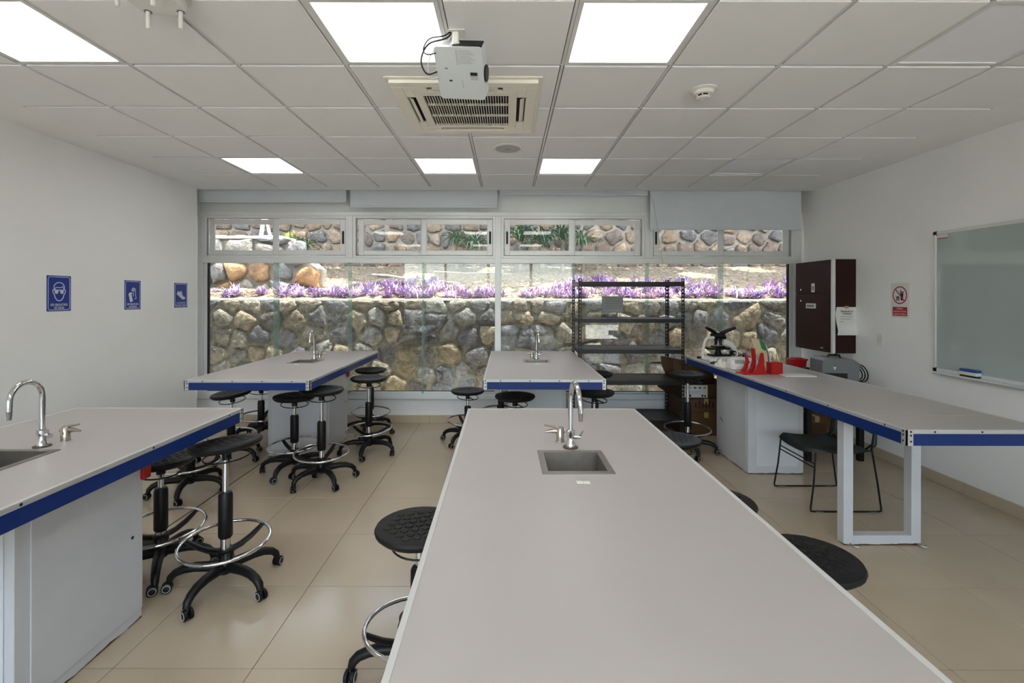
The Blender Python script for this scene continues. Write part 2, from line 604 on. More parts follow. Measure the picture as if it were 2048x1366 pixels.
struct('wall_window', wf, 'wall_in', 'white wall strip below and above the long window', 'wall')

# floor: grout bed and one object per tile
fl = struct('floor', MB().box(XN, XR, YB, 6.15, -.05, -.0025), 'grout', 'beige large format tile floor', 'floor')
GX, GY = .60, .591
xs = [XN] + [x for x in (-1.09 + GX * k for k in range(-8, 12)) if XN + .02 < x < XR - .02] + [XR]
ys = [YB] + [y for y in (2.089 + GY * k for k in range(-10, 12)) if YB + .02 < y < 6.15 - .02] + [6.15]
tile_mesh = {}
for i in range(len(xs) - 1):
    for j in range(len(ys) - 1):
        if xs[i] < XL - .2 and ys[j] < 5.0:
            w0 = XL
        else:
            w0 = xs[i]
        w, d = xs[i + 1] - w0, ys[j + 1] - ys[j]
        if w < .02:
            continue
        key = (round(w, 3), round(d, 3))
        if key not in tile_mesh:
            g = .0016
            tile_mesh[key] = MB().box(-w / 2 + g, w / 2 - g, -d / 2 + g, d / 2 - g, -.009, 0, .001).mesh('floor_tile', 'floor')
        link('floor_tile', tile_mesh[key], fl, ((w0 + xs[i + 1]) / 2, (ys[j] + ys[j + 1]) / 2, 0))
struct('trim_1', MB().box(-2.350, -2.340, -1.0, 6.14, -.002, .0012), 'joint', 'black expansion joint running along the floor tiles', 'floor joint')

def baseboard(name, label, along, a0, a1, fixed, inward):
    root = thing(name, label, 'baseboard', kind='structure')
    a = a0
    while a < a1 - .02:
        b_ = min(a + .595, a1)
        mb = MB()
        if along == 'y':
            mb.box(min(fixed, fixed + inward * .012), max(fixed, fixed + inward * .012), a + .0012, b_ - .0012, 0, .095, .002)
        else:
            mb.box(a + .0012, b_ - .0012, min(fixed, fixed + inward * .012), max(fixed, fixed + inward * .012), 0, .1, .002)
        mb.build('baseboard_tile', 'base', root)
        a = b_
baseboard('baseboard_right', 'beige tile skirting along the wall with the writing board', 'y', YB, 6.13, XR, -1)
baseboard('baseboard_left', 'beige tile skirting along the wall with blue signs', 'y', YB, 5.80, XL, 1)
baseboard('baseboard_far', 'beige tile skirting under the long window', 'x', XN, XR - .012, 6.15, -1)

# ceiling: plaster slab and border, grid bars, one object per tile
GXS = [-3.295 + .6 * k for k in range(12)]
GYS = [2.09 - .6016 * 7 + .6016 * k for k in range(14)]          # rows; the last one is 5.70
cb = MB()
cb.box(XN, XR + .2, YB - .2, YC, ZC + .04, 3.2)
cb.box(XN, GXS[0], YB, YC, ZC, ZC + .04)
cb.box(GXS[-1], XR, YB, YC, ZC, ZC + .04)
cb.box(GXS[0], GXS[-1], GYS[-1], YC, ZC, ZC + .04)
cb.box(GXS[0], GXS[-1], YB, GYS[0], ZC, ZC + .04)
cb.box(XN, XR + .2, YC, 6.35, 3.1, 3.2)
ceiling = struct('ceiling', cb, 'ceil', 'suspended ceiling of white square tiles with plaster border', 'ceiling')
for x in GXS:
    MB().box(x - .0075, x + .0075, GYS[0], GYS[-1], ZC + .0005, ZC + .04).build('grid_bar', 'tbar', ceiling)
for y in GYS:
    MB().box(GXS[0], GXS[-1], y - .0075, y + .0075, ZC + .001, ZC + .0405).build('grid_bar', 'tbar', ceiling)
YR = lambda k: GYS[7] + .6016 * k           # YR(0) = 2.09
LIGHTS = {}
for ry in (-4, 0, 4):
    for cx_, lit in ((1, True), (4, True), (6, True), (9, False)):
        LIGHTS[(cx_, ry + 7)] = lit
tw = .6 - .027
ctm = MB().box(-tw / 2, tw / 2, -tw / 2, tw / 2, -.006, .04, .0025).mesh('ceiling_tile', 'ctile')
AC = (-.293, 3.293)
for i in range(11):
    for j in range(13):
        if (i, j) in LIGHTS:
            continue
        cx_, cy_ = GXS[i] + .3, GYS[j] + .3008
        link('ceiling_tile', ctm, ceiling, (cx_, cy_, ZC))

# ceiling light panels
def panel(i, j, lit, label, group=None):
    t = thing('ceiling_light', label, 'ceiling light', (GXS[i] + .3, GYS[j] + .3008, ZC), group=group)
    fr = MB()
    o, w = .291, .022
    for (x0, x1, y0, y1) in ((-o, -o + w, -o, o), (o - w, o, -o, o), (-o + w, o - w, -o, -o + w), (-o + w, o - w, o - w, o)):
        fr.box(x0, x1, y0, y1, -.004, .04, .001)
    fr.build('frame', 'tbar', t)
    MB().box(-o + w, o - w, -o + w, o - w, .004, .04).build('diffuser', 'lit' if lit else 'unlit', t)
    return t
LLAB = {
    (1, 7): 'lit square ceiling panel beside the white wireless access point',
    (4, 7): 'lit square ceiling panel beside the projector mount',
    (6, 7): 'lit square ceiling panel in the row between the projector and smoke detector',
    (9, 7): 'unlit white ceiling panel in the row of the access point',
    (1, 11): 'lit square ceiling panel near the window, on the side of the blue signs',
    (4, 11): 'lit square ceiling panel near the window, between round speaker and sign wall',
    (6, 11): 'lit square ceiling panel near the window, between round speaker and writing board wall',
    (9, 11): 'unlit pale ceiling panel near the window, on the writing board side',
}
for (i, j), lit in LIGHTS.items():
    if (i, j) in LLAB:
        panel(i, j, lit, LLAB[(i, j)])
    else:
        panel(i, j, lit, 'lit square ceiling panel over the near end of the worktops' if lit else 'unlit ceiling panel over the near end of the room',
              'panels overhead' if lit else None)

# ------------------------------------------------------------------ long window
SC = F / YW
wx = lambda px: (px - 1014) / SC
wz = lambda py: 1.6 - (py - 593) / SC

def upper_window(n, x0, x1, front_left, label):
    t = thing('window_%d' % n, label, 'window', (wx((x0 + x1) / 2), YW, wz(517)), kind='structure')
    cx_ = wx((x0 + x1) / 2)
    zb = wz(517)
    X = lambda px: wx(px) - cx_
    Z = lambda py: wz(py) - zb
    MB().frame(X(x0), X(x1), 0, Z(433), .034, -.035, .05, .03, .003).build('frame', 'alu', t)
    MB().frame(X(x0) + .030, X(x1) - .030, .026, Z(433) - .026, .006, .0, .045, .006).build('track', 'greyp', t)
    mid = (x0 + x1) / 2 - 3
    if front_left:
        spans = ((x0 + 7, mid + 6, -.018, .008, 1), (mid - 2, x1 - 8, .012, .036, 0))
        hx = x0 + 12
    else:
        spans = ((x0 + 9, mid + 5, .012, .036, 0), (mid - 3, x1 - 6, -.018, .008, 1))
        hx = x1 - 11
    for a, b_, y0, y1, front in spans:
        s_ = MB().frame(X(a), X(b_), Z(511), Z(440), .068, y0, y1, .06, .004).build('sash', 'alu', t)
        MB().box(X(a) + .06, X(b_) - .06, (y0 + y1) / 2 - .003, (y0 + y1) / 2 + .003, Z(511) + .055, Z(440) - .055).build('glass_pane', 'glass', s_)
        if front:
            hp = round_rect(X(hx) - .012, X(hx) + .012, Z(489), Z(463), .011)
            MB().prism(hp, y0 - .006, y0 + .002, 'y').build('handle', 'rubber', s_)
    return t
upper_window(1, 408, 698, False, 'sliding aluminium window above the orange boulder wall, nearest the blue signs')
upper_window(2, 707, 991, False, 'sliding aluminium window with handle beside the middle mullion, green leaves behind its handle')
upper_window(3, 1002, 1288, True, 'sliding aluminium window with long green leaves behind its handle pane')
upper_window(4, 1299, 1586, True, 'sliding aluminium window half covered by a grey roller blind')

low = thing('window_5', 'long fixed glazing of tall panes stiffened by green glass fins', 'window', (0, YW, 0), kind='structure')
def bar(px0, px1, py0, py1, y0=-.04, y1=.05, name='frame_bar', m='alu'):
    return MB().box(wx(px0), wx(px1), y0, y1, wz(py1), wz(py0), .003).build(name, m, low)
bar(398, 409, 425, 797)
bar(409, 416, 527, 784, -.02, .05)
bar(1585, 1600, 425, 797)
bar(1577, 1585, 527, 784, -.02, .05)
bar(990, 1002, 433, 784, -.043, .053)
bar(698, 707, 433, 517, -.042, .052)
bar(1288, 1299, 433, 517, -.042, .052)
bar(409, 1585, 517, 527)
bar(409, 1585, 425, 433)
bar(409, 1585, 786, 797, -.05, .05)
bar(409, 1585, 782.5, 786, -.02, .05)
bar(415, 417, 527, 783, -.012, .04, 'gasket', 'rubber')
bar(1575.6, 1577.4, 527, 783, -.012, .04, 'gasket', 'rubber')
bar(416, 990, 782, 783.5, -.015, .03, 'gasket', 'rubber')
bar(1002, 1577, 782, 783.5, -.015, .03, 'gasket', 'rubber')
edges = [416, 557, 703, 848, 990]
edges2 = [1002, 1146, 1291, 1437, 1577]
for E in (edges, edges2):
    for a, b_ in zip(E[:-1], E[1:]):
        MB().box(wx(a) + .003, wx(b_) - .003, .012, .022, wz(784), wz(527)).build('glass_pane', 'glass', low)
    for a in E[1:-1]:
        MB().box(wx(a) - .006, wx(a) + .006, -.12, .011, wz(784), wz(527)).build('glass_fin', 'fin', low)
struct('trim_2', MB().box(wx(398), wx(1600), 6.128, 6.15, wz(425), 3.0), 'aluh', 'grey aluminium header panel above the sliding windows', 'trim')
struct('trim_3', MB().box(wx(398) - .05, XR, 6.10, 6.15, .300, wz(796.5), .004), 'alu', 'grey aluminium sill strip under the long window', 'trim')

# roller blinds
BY = 5.985
bs = F / BY
def blind(px0, px1, py, label, cord=False):
    x0, x1 = (px0 - 1014) / bs, (px1 - 1014) / bs
    zb = 1.6 - (py - 593) / bs
    t = thing('roller_blind', label, 'roller blind', ((x0 + x1) / 2, BY, zb))
    w = (x1 - x0) / 2
    MB().box(-w, w, -.001, .001, .02, 3.02 - zb).build('fabric', 'blind', t)
    MB().box(-w, w, -.006, .006, 0, .028, .004).build('bottom_bar', 'blind', t)
    MB().cyl((-w, .02, 3.02 - zb), (w, .02, 3.02 - zb), .022, 14).build('roller_tube', 'alu', t, smooth=40)
    if cord:
        MB().tube([(-w + .004, -.012, 2.86 - zb), (-w + .045, -.014, 2.72 - zb), (-w + .09, -.014, 2.4 - zb), (-w + .15, -.012, 2.02 - zb), (-w + .155, -.01, 1.99 - zb)], .0017, 5).build('pull_cord', 'greyp', t)
    return t
blind(397, 692, 406, 'grey roller blind rolled nearly up, beside the wall with blue signs')
blind(700, 994, 416, 'grey roller blind lowered a little over the window behind the air conditioner')
blind(1000, 1296, 390, 'grey roller blind rolled fully up, only its bottom bar showing')
blind(1300, 1601, 459, 'grey roller blind lowered furthest, covering half a sliding window', True)

# ------------------------------------------------------------------ garden outside
struct('ground', MB().box(-9, 9, 6.35, 8.30, -.2, .0), 'gravel', 'pale gravel passage between the window and the garden wall', 'ground')
struct('eave', MB().box(-9, 9, 6.35, 7.1, 3.3, 3.5), 'concrete', 'unseen concrete eave added to shade the window', 'eave')  # unseen overhang, added and sized for its shade on window and garden wall
struct('facade', MB().box(XN - 5, XN - .15, 6.2, 6.35, -.02, 3.5).box(XR + .25, 9, 6.2, 6.35, -.02, 3.5), 'concrete', 'pale outer wall beside the window', 'wall')
bank_z = lambda y: 1.545 + .25 * (y - 8.35)

bk = MB()
nx, ny = 60, 16
for j in range(ny + 1):
    for i in range(nx + 1):
        x = -9 + 18 * i / nx
        y = 8.35 + 3.35 * j / ny
        bk.v.append((x, y, bank_z(y) + (random.uniform(-.025, .025) if 0 < j else 0)))
for j in range(ny):
    for i in range(nx):
        a = j * (nx + 1) + i
        bk.f.append((a, a + 1, a + nx + 2, a + nx + 1))
struct('garden_bank', bk, 'soil', 'sloping bank of dry leafy soil behind the garden wall', 'ground', smooth=60)

def clip_poly(poly, px, py, nx_, ny_):
    out = []
    for i in range(len(poly)):
        a, b_ = poly[i], poly[(i + 1) % len(poly)]
        da = (a[0] - px) * nx_ + (a[1] - py) * ny_
        db = (b_[0] - px) * nx_ + (b_[1] - py) * ny_
        if da <= 0:
            out.append(a)
        if (da < 0 < db) or (db < 0 < da):
            t_ = da / (da - db)
            out.append((a[0] + (b_[0] - a[0]) * t_, a[1] + (b_[1] - a[1]) * t_))
    return out

def voronoi(pts, x0, x1, y0, y1):
    cells = []
    for i, p in enumerate(pts):
        poly = [(x0, y0), (x1, y0), (x1, y1), (x0, y1)]
        near = sorted(range(len(pts)), key=lambda k: (pts[k][0] - p[0]) ** 2 + (pts[k][1] - p[1]) ** 2)[1:16]
        for k in near:
            q = pts[k]
            poly = clip_poly(poly, (p[0] + q[0]) / 2, (p[1] + q[1]) / 2, q[0] - p[0], q[1] - p[1])
            if len(poly) < 3:
                break
        if len(poly) >= 3:
            cells.append(poly)
    return cells

def stone_wall(root, x0, x1, z0, z1, y, m, cell, gap, depth, rnd, top=None):
    pts = []
    cy_ = z0
    row = 0
    while cy_ < z1:
        h = cell * rnd.uniform(.75, 1.15)
        cx_ = x0 - rnd.uniform(0, cell)
        while cx_ < x1 + .1:
            w = cell * rnd.uniform(.6, 1.9)
            pts.append((cx_ + w / 2, cy_ + h * rnd.uniform(.2, .8)))
            cx_ += w
        cy_ += h
        row += 1
    pts = [p for p in pts if x0 - .05 <= p[0] <= x1 + .05 and z0 <= p[1] <= z1]
    for poly in voronoi(pts, x0, x1, z0, z1):
        cx_ = sum(p[0] for p in poly) / len(poly)
        cz_ = sum(p[1] for p in poly) / len(poly)
        if top and max(p[1] for p in poly) > top(cx_):
            if cz_ > top(cx_):
                continue
        ex = max(p[0] for p in poly) - min(p[0] for p in poly)
        if ex < .05:
            continue
        # resample the outline to rounded 12 points
        P = []
        for i in range(len(poly)):
            a, b_ = poly[i], poly[(i + 1) % len(poly)]
            le = math.hypot(a[0] - b_[0], a[1] - b_[1])
            if le < .02:
                continue
            for f_ in ((.14, .5, .86) if le > .13 else (.25, .75)):
                j_ = 1 - rnd.uniform(0, .17)
                q0, q1 = a[0] * (1 - f_) + b_[0] * f_, a[1] * (1 - f_) + b_[1] * f_
                P.append((cx_ + (q0 - cx_) * j_, cz_ + (q1 - cz_) * j_))
        if len(P) < 5:
            continue
        n = len(P)
        g = gap * rnd.uniform(.3, 1.6)
        rings = []
        dp = depth * rnd.uniform(.5, 1.25)
        for sc_, d_ in ((1.0, .03), (.98, -dp * .55), (.86, -dp * .9), (.5, -dp)):
            ring = []
            for k, p in enumerate(P):
                dx, dz = p[0] - cx_, p[1] - cz_
                L = math.hypot(dx, dz)
                kf = max(.2, (L - g) / L) * sc_
                jx = rnd.uniform(-.01, .01)
                ring.append((dx * kf + jx, d_ + (rnd.uniform(-.012, .012) if sc_ < .99 else 0), dz * kf + rnd.uniform(-.01, .01)))
            rings.append(ring)
        mb = MB()
        mb.v = [q for r_ in rings for q in r_]
        for a in range(3):
            for k in range(n):
                mb.f.append((a * n + k, a * n + (k + 1) % n, (a + 1) * n + (k + 1) % n, (a + 1) * n + k))
        mb.v.append((rnd.uniform(-.02, .02), -dp * rnd.uniform(.9, 1.05), rnd.uniform(-.02, .02)))
        for k in range(n):
            mb.f.append((3 * n + k, 3 * n + (k + 1) % n, 4 * n))
        mb.build('stone', m, root, (cx_, y, cz_), smooth=70)

rw = thing('retaining_wall', 'rough dark fieldstone garden wall facing the lower window panes', 'garden wall', (0, 0, 0))
mb = MB()
rm = random.Random(9)
for j in range(27):
    for i in range(221):
        mb.v.append((-6.05 + .055 * i, 8.165 + rm.uniform(-.016, .016), -.05 + .06 * j))
for j in range(26):
    for i in range(220):
        a = j * 221 + i
        mb.f.append((a, a + 1, a + 222, a + 221))
mb.build('mortar_bed', 'mortar', rw, smooth=80)
MB().box(-7, 7, 8.2, 8.4, -.1, 1.52).build('wall_core', 'mortar', rw)
capm = MB()
nseg = 90
for i in range(nseg):
    xa, xb = -7 + 14 * i / nseg, -7 + 14 * (i + 1) / nseg
    zt = 1.555 + random.uniform(-.006, .006)
    capm.box(xa, xb + .001, 8.175 + random.uniform(-.02, .015), 8.44, 1.515 + random.uniform(-.015, .01), zt, .006)
capm.build('cement_cap', 'cap', rw)
stone_wall(rw, -5.7, 5.5, -.05, 1.54, 8.2, 'stone', .285, .006, .085, random.Random(3))

uw = thing('upper_stone_wall', 'tan fieldstone wall above the planted bank', 'garden wall', (0, 0, 0))
MB().box(-9, 9, 11.5, 11.9, 1.9, 5.2).build('mortar_bed', 'mortar2', uw)
stone_wall(uw, -7.6, 7.2, 2.25, 3.75, 11.5, 'stone2', .30, .018, .10, random.Random(5))

pr = thing('boulder_wall', 'low stub of garden wall with orange and grey boulders', 'garden wall', (0, 0, 0))
ptop = lambda x: 2.74 if x < -4.3 else 2.74 - (x + 4.3) * .75
pb = MB()
pb.prism([(-6.4, 1.4), (-3.62, 1.4), (-3.62, 2.12), (-4.25, 2.68), (-6.4, 2.72)], 9.22, 9.75, 'y')
pb.build('mortar_bed', 'mortar2', pr)
stone_wall(pr, -6.4, -3.5, 1.5, 2.70, 9.22, 'stone3', .36, .02, .13, random.Random(11), ptop)
cp = MB()
for i in range(12):
    xa = -6.4 + i * .18
    cp.box(xa, xa + .182, 9.16, 9.78, 2.68, 2.74 + random.uniform(-.01, .01), .01)
cp.build('cement_cap', 'cap', pr)

# purple ground cover
def clump_mesh(name, m, nl, L0, L1, w, e0, e1, droop, rnd):
    mb = MB()
    for k in range(nl):
        az = rnd.uniform(0, 2 * PI)
        el = R(rnd.uniform(e0, e1))
        L = rnd.uniform(L0, L1)
        bx, by = rnd.uniform(-.06, .06), rnd.uniform(-.06, .06)
        bz = rnd.uniform(-.02, .05)
        side = Vector((-math.sin(az), math.cos(az), 0))
        p = Vector((bx, by, bz))
        pts = []
        ns = 4
        for i in range(ns + 1):
            t_ = i / ns
            pts.append((p.copy(), w * (0.55 + 0.9 * t_ * (1 - t_) * 2) * (1 - t_ ** 3) + .0006))
            e = el - droop * t_
            p = p + Vector((math.cos(az) * math.cos(e), math.sin(az) * math.cos(e), math.sin(e))) * (L / ns)
        o = len(mb.v)
        for q, hw in pts:
            mb.v += [tuple(q - side * hw), tuple(q - Vector((0, 0, hw * .5))), tuple(q + side * hw)]
        for i in range(ns):
            a = o + i * 3
            mb.f += [(a, a + 1, a + 4, a + 3), (a + 1, a + 2, a + 5, a + 4)]
    me = bpy.data.meshes.new(name)
    me.from_pydata(mb.v, [], mb.f)
    me.materials.append(M[m])
    me.polygons.foreach_set('use_smooth', [True] * len(me.polygons))
    return me
rp_ = random.Random(21)
pm = [clump_mesh('purple_plant', 'purple', 44, .08, .18, .0095, 5, 85, .6, rp_) for _ in range(7)]
TOP = [(400, 580), (450, 572), (520, 560), (560, 555), (640, 548), (700, 562), (790, 556), (830, 545), (880, 548), (900, 566), (950, 572), (985, 572), (1030, 585),
       (1060, 568), (1140, 550), (1180, 540), (1260, 552), (1360, 550), (1400, 552), (1440, 566), (1480, 574), (1520, 562), (1550, 548), (1600, 548), (1700, 552)]
def top_at(px):
    for (a, ya), (b_, yb) in zip(TOP[:-1], TOP[1:]):
        if a <= px <= b_:
            return ya + (yb - ya) * (px - a) / (b_ - a)
    return 560
cnt = 0
while cnt < 285:
    px = rp_.uniform(405, 1690)
    if px < 560 and rp_.random() < .55:
        continue
    if 700 < px < 780 and rp_.random() < .45:
        continue
    if 1010 < px < 1045 and rp_.random() < .7:
        continue
    y = 8.5 + 1.62 * rp_.random() ** 1.5
    X = (px - 1014) / F * y
    if X < -3.25 and y > 8.85:
        continue
    z = bank_z(y)
    s_ = rp_.uniform(.75, 1.25)
    if 593 - (z + .14 * s_ - 1.6) / y * F < top_at(px):
        continue
    o = link('purple_plant', pm[cnt % 7], None, (X, y, z), (rp_.uniform(-.2, .2), rp_.uniform(-.2, .2), rp_.uniform(0, 6.28)))
    o.scale = (s_, s_, s_)
    tag(o, 'low clump of pointed purple leaves growing behind the top of the garden wall', 'plant', 'purple clumps along the garden wall')
    cnt += 1

# straw and dead leaves on the bank
st = MB()
for k in range(5200):
    y = 8.5 + 2.8 * random.random() ** 1.3
    x = random.uniform(-6.5, 6.2)
    if x < -3.4 and 9.0 < y < 9.85:
        y = 8.5 + .45 * random.random()
    z = bank_z(y) + random.uniform(.0, .03)
    a = random.uniform(0, PI)
    L = random.uniform(.02, .06)
    w = random.uniform(.003, .009)
    dx, dy = math.cos(a) * L, math.sin(a) * L
    o = len(st.v)
    tz = random.uniform(-.02, .03)
    st.v += [(x - dx - dy * w / L, y - dy + dx * w / L, z), (x - dx + dy * w / L, y - dy - dx * w / L, z + .002),
             (x + dx + dy * w / L, y + dy - dx * w / L, z + tz), (x + dx - dy * w / L, y + dy + dx * w / L, z + tz)]
    st.f.append((o, o + 1, o + 2, o + 3))
me = bpy.data.meshes.new('leaf_litter')
me.from_pydata(st.v, [], st.f)
me.materials.append(M['straw'])
tag(link('leaf_litter', me), 'dry straw and dead leaves strewn over the bank', 'leaf litter', kind='stuff')

# fallen branches on the bank
for k, (xa, ya, xb, yb, r_, lab) in enumerate(((-2.85, 10.3, -.95, 9.5, .035, 'long pale fallen branch lying on the bank, pointing down to the purple plants'),
                                              (-1.6, 10.6, .1, 10.45, .02, 'thin dry stick lying level on the bank by the upper wall'))):
    pts = [(xa + (xb - xa) * t_, ya + (yb - ya) * t_, bank_z(ya + (yb - ya) * t_) + .02 + .015 * math.sin(9 * t_ + k)) for t_ in (0, .2, .4, .6, .8, 1)]
    b_ = MB().tube(pts, [r_, r_ * .95, r_ * .85, r_ * .75, r_ * .6, r_ * .4], 7).build('fallen_branch', 'wood', smooth=50)
    tag(b_, lab, 'branch')

# strap-leaved plants in front of the upper wall
gm = [clump_mesh('strap_leaf_plant', 'leaf', 70, .45, .85, .02, 35, 89, 2.3, rp_) for _ in range(3)]
for k, (px, y, s_, lab) in enumerate(((912, 10.75, .75, 'small'), (948, 10.7, .95, 'bushy'), (1040, 10.7, 1.0, 'large'), (1085, 10.6, 1.0, 'drooping'), (1125, 10.7, 1.0, 'tall'), (1165, 10.75, .85, 'thin'))):
    X = (px - 1014) / F * y
    o = link('strap_leaf_plant', gm[k % 3], None, (X, y, (2.78, 2.66, 2.82, 2.7, 2.85, 2.74)[k]), (0, 0, k * 1.1))
    o.scale = (s_,) * 3
    tag(o, 'green plant with long drooping strap leaves against the upper stone wall', 'plant', 'strap-leaved plants by the upper wall')
    stem = MB().tube([(0, 0, -.75 / s_), (.01, 0, -.3 / s_), (0, 0, .03)], [.05, .05, .04], 7).build('stem', 'soil', o)
lm = clump_mesh('lime_shrub', 'lime', 60, .12, .3, .02, 10, 80, .8, rp_)
o = link('lime_shrub', lm, None, (-4.55, 10.15, bank_z(10.15) + .62), (0, 0, .4))
o.scale = (1.5, 1.5, 1.5)
tag(o, 'bright lime green leafy shrub behind the boulder wall', 'shrub')
MB().tube([(0, 0, -.45), (.03, 0, -.2), (0, 0, .02)], [.03, .028, .02], 6).build('stem', 'wood', o)
o = link('strap_leaf_plant', gm[1], None, (-4.25, 10.2, bank_z(10.2) + .55), (0, 0, 2))
o.scale = (.75, .75, .75)
tag(o, 'pale green strap-leaved plant beside the lime shrub behind the boulder wall', 'plant')
MB().tube([(0, 0, -.78), (.01, 0, -.3), (0, 0, .03)], [.05, .05, .04], 7).build('stem', 'wood', o)
tr = MB().tube([(-5.35, 10.4, bank_z(10.4) - .05), (-5.3, 10.4, 2.6), (-5.2, 10.42, 3.4), (-5.15, 10.4, 4.4)], [.06, .05, .045, .04], 8)
tr.tube([(-4.95, 10.45, bank_z(10.45) - .05), (-5.02, 10.45, 2.6), (-5.18, 10.42, 3.3)], [.05, .045, .03], 8)
tag(tr.build('bare_tree_trunk', 'cap', smooth=50), 'pale forked tree trunk behind the boulder wall', 'tree trunk')

# tree standing behind the upper wall whose crown shades the back of the bank
tt = thing('shade_tree', 'leafy tree behind the upper stone wall overhanging the bank', 'tree', (.5, 12.6, 1.8))
MB().tube([(0, 0, 0), (.1, -.1, 2.2), (0, -.9, 4.0), (-.3, -2.0, 5.0)], [.2, .17, .13, .07], 10).build('trunk', 'wood', tt, smooth=50)
for xa in (-4.2, -2.0, 2.2, 4.0):
    MB().tube([(0, -.7, 3.6), (xa * .5, -1.4, 4.4), (xa, -2.2, 4.9)], [.09, .06, .03], 8).build('branch', 'wood', tt, smooth=50)
rt = random.Random(77)
cr = MB()
for k in range(11000):
    x = rt.uniform(-7.5, 7.5)
    y = rt.gauss(-2.35, .62)
    z = 4.7 + rt.uniform(-.5, .9)
    if math.sin(x * 2.1 + 1.3) * math.sin(y * 2.7 + x) > .55:
        continue
    a, e, L, w = rt.uniform(0, 2 * PI), rt.uniform(-.6, .6), rt.uniform(.09, .18), rt.uniform(.035, .07)
    d = Vector((math.cos(a) * math.cos(e), math.sin(a) * math.cos(e), math.sin(e))) * L
    q = Vector((-math.sin(a), math.cos(a), rt.uniform(-.5, .5))) * w
    p = Vector((x, y, z))
    cr.add([p - d, p + q, p + d, p - q], [(0, 1, 2, 3)])
me = bpy.data.meshes.new('foliage')
me.from_pydata(cr.v, [], cr.f)
me.materials.append(M['leaf'])
fo = link('foliage', me, tt)
fo['kind'] = 'stuff'

# ------------------------------------------------------------------ laboratory worktops
ZT = .92
screw_me = MB().lathe([(.0055, 0), (.0055, .0014), (.003, .0018)], 8).mesh('screw', 'screw')

def edge_set(root, x0, x1, y0, y1, nlong, nshort):
    zb, zs = .84, .901
    t = .004
    # aluminium strip and blue band on each side
    for nm, m, za, zc, e in (('edge_strip', 'edge', zs, ZT - .001, .0045), ('blue_band', 'blue', zb, zs, .003)):
        MB().box(x0 - e, x0 + .002, y0 + .012, y1 - .012, za, zc, .0008).build(nm, m, root)
        MB().box(x1 - .002, x1 + e, y0 + .012, y1 - .012, za, zc, .0008).build(nm, m, root)
        MB().box(x0 + .012, x1 - .012, y0 - e, y0 + .002, za, zc, .0008).build(nm, m, root)
        MB().box(x0 + .012, x1 - .012, y1 - .002, y1 + e, za, zc, .0008).build(nm, m, root)
    for (a, b_, c, d_) in ((x0 - .0045, x0 + .010, y0, y1), (x1 - .010, x1 + .0045, y0, y1), (x0, x1, y0 - .0045, y0 + .010), (x0, x1, y1 - .010, y1 + .0045)):
        MB().box(a, b_, c, d_, ZT - .002, ZT + .0014, .0006).build('edge_lip', 'lip', root)
    for sx, X in ((-1, x0), (1, x1)):
        for sy, Y in ((-1, y0), (1, y1)):
            mb = MB()
            mb.box(X - sx * .028, X + sx * .0062, Y, Y + sy * .0062, zb, ZT)
            mb.box(X, X + sx * .0062, Y - sy * .028, Y + sy * .0062, zb, ZT)
            br = mb.build('corner_bracket', 'edge', root)
            for zz in (.862, .893, .912):
                link('screw', screw_me, br, (X + sx * .006, Y - sy * .016, zz), (0, R(90) * sx, 0))
                link('screw', screw_me, br, (X - sx * .016, Y + sy * .006, zz), (-R(90) * sy, 0, 0))
    for k in range(nlong):
        y = y0 + .14 + (y1 - y0 - .28) * k / (nlong - 1)
        for sx, X in ((-1, x0), (1, x1)):
            link('screw', screw_me, root, (X + sx * .0042, y, .911), (0, R(90) * sx, 0))
    for k in range(nshort):
        x = x0 + .14 + (x1 - x0 - .28) * k / (nshort - 1)
        for sy, Y in ((-1, y0), (1, y1)):
            link('screw', screw_me, root, (x, Y + sy * .0042, .911), (-R(90) * sy, 0, 0))

def faucet(root, x, y):
    f = MB()
    f.lathe([(.021, ZT + .004), (.02, ZT + .02), (.015, ZT + .028), (.015, ZT + .05), (.021, ZT + .055), (.021, ZT + .075), (.014, ZT + .082)], 14, x, y)
    path = [(x, y, ZT + .07), (x, y, ZT + .2)]
    r_ = .082
    for k in range(0, 13):
        a = PI * (1.0 * k / 12)
        path.append((x + .018 * k / 12, y - r_ + r_ * math.cos(a), ZT + .222 + r_ * math.sin(a)))
    path.append((x + .019, y - 2 * r_ - .002, ZT + .195))
    f.tube(path, .0115, 10)
    fo = f.build('faucet', 'chrome', root, smooth=40)
    MB().lathe([(.034, ZT), (.034, ZT + .004), (.022, ZT + .005)], 16, x, y).build('flange', 'rust', fo, smooth=30)
    MB().tube([(x + .019, y - 2 * r_, ZT + .197), (x + .02, y - 2 * r_ - .001, ZT + .16)], [.0105, .0075], 10).build('nozzle', 'steel', fo, smooth=30)
    lv = MB().cyl((x + .015, y, ZT + .05), (x + .045, y - .006, ZT + .05), .011, 10)
    lv.tube([(x + .036, y - .004, ZT + .05), (x + .045, y - .015, ZT + .06), (x + .052, y - .03, ZT + .085)], .0045, 8)
    lo = lv.build('lever', 'chrome', fo, smooth=40)
    return fo

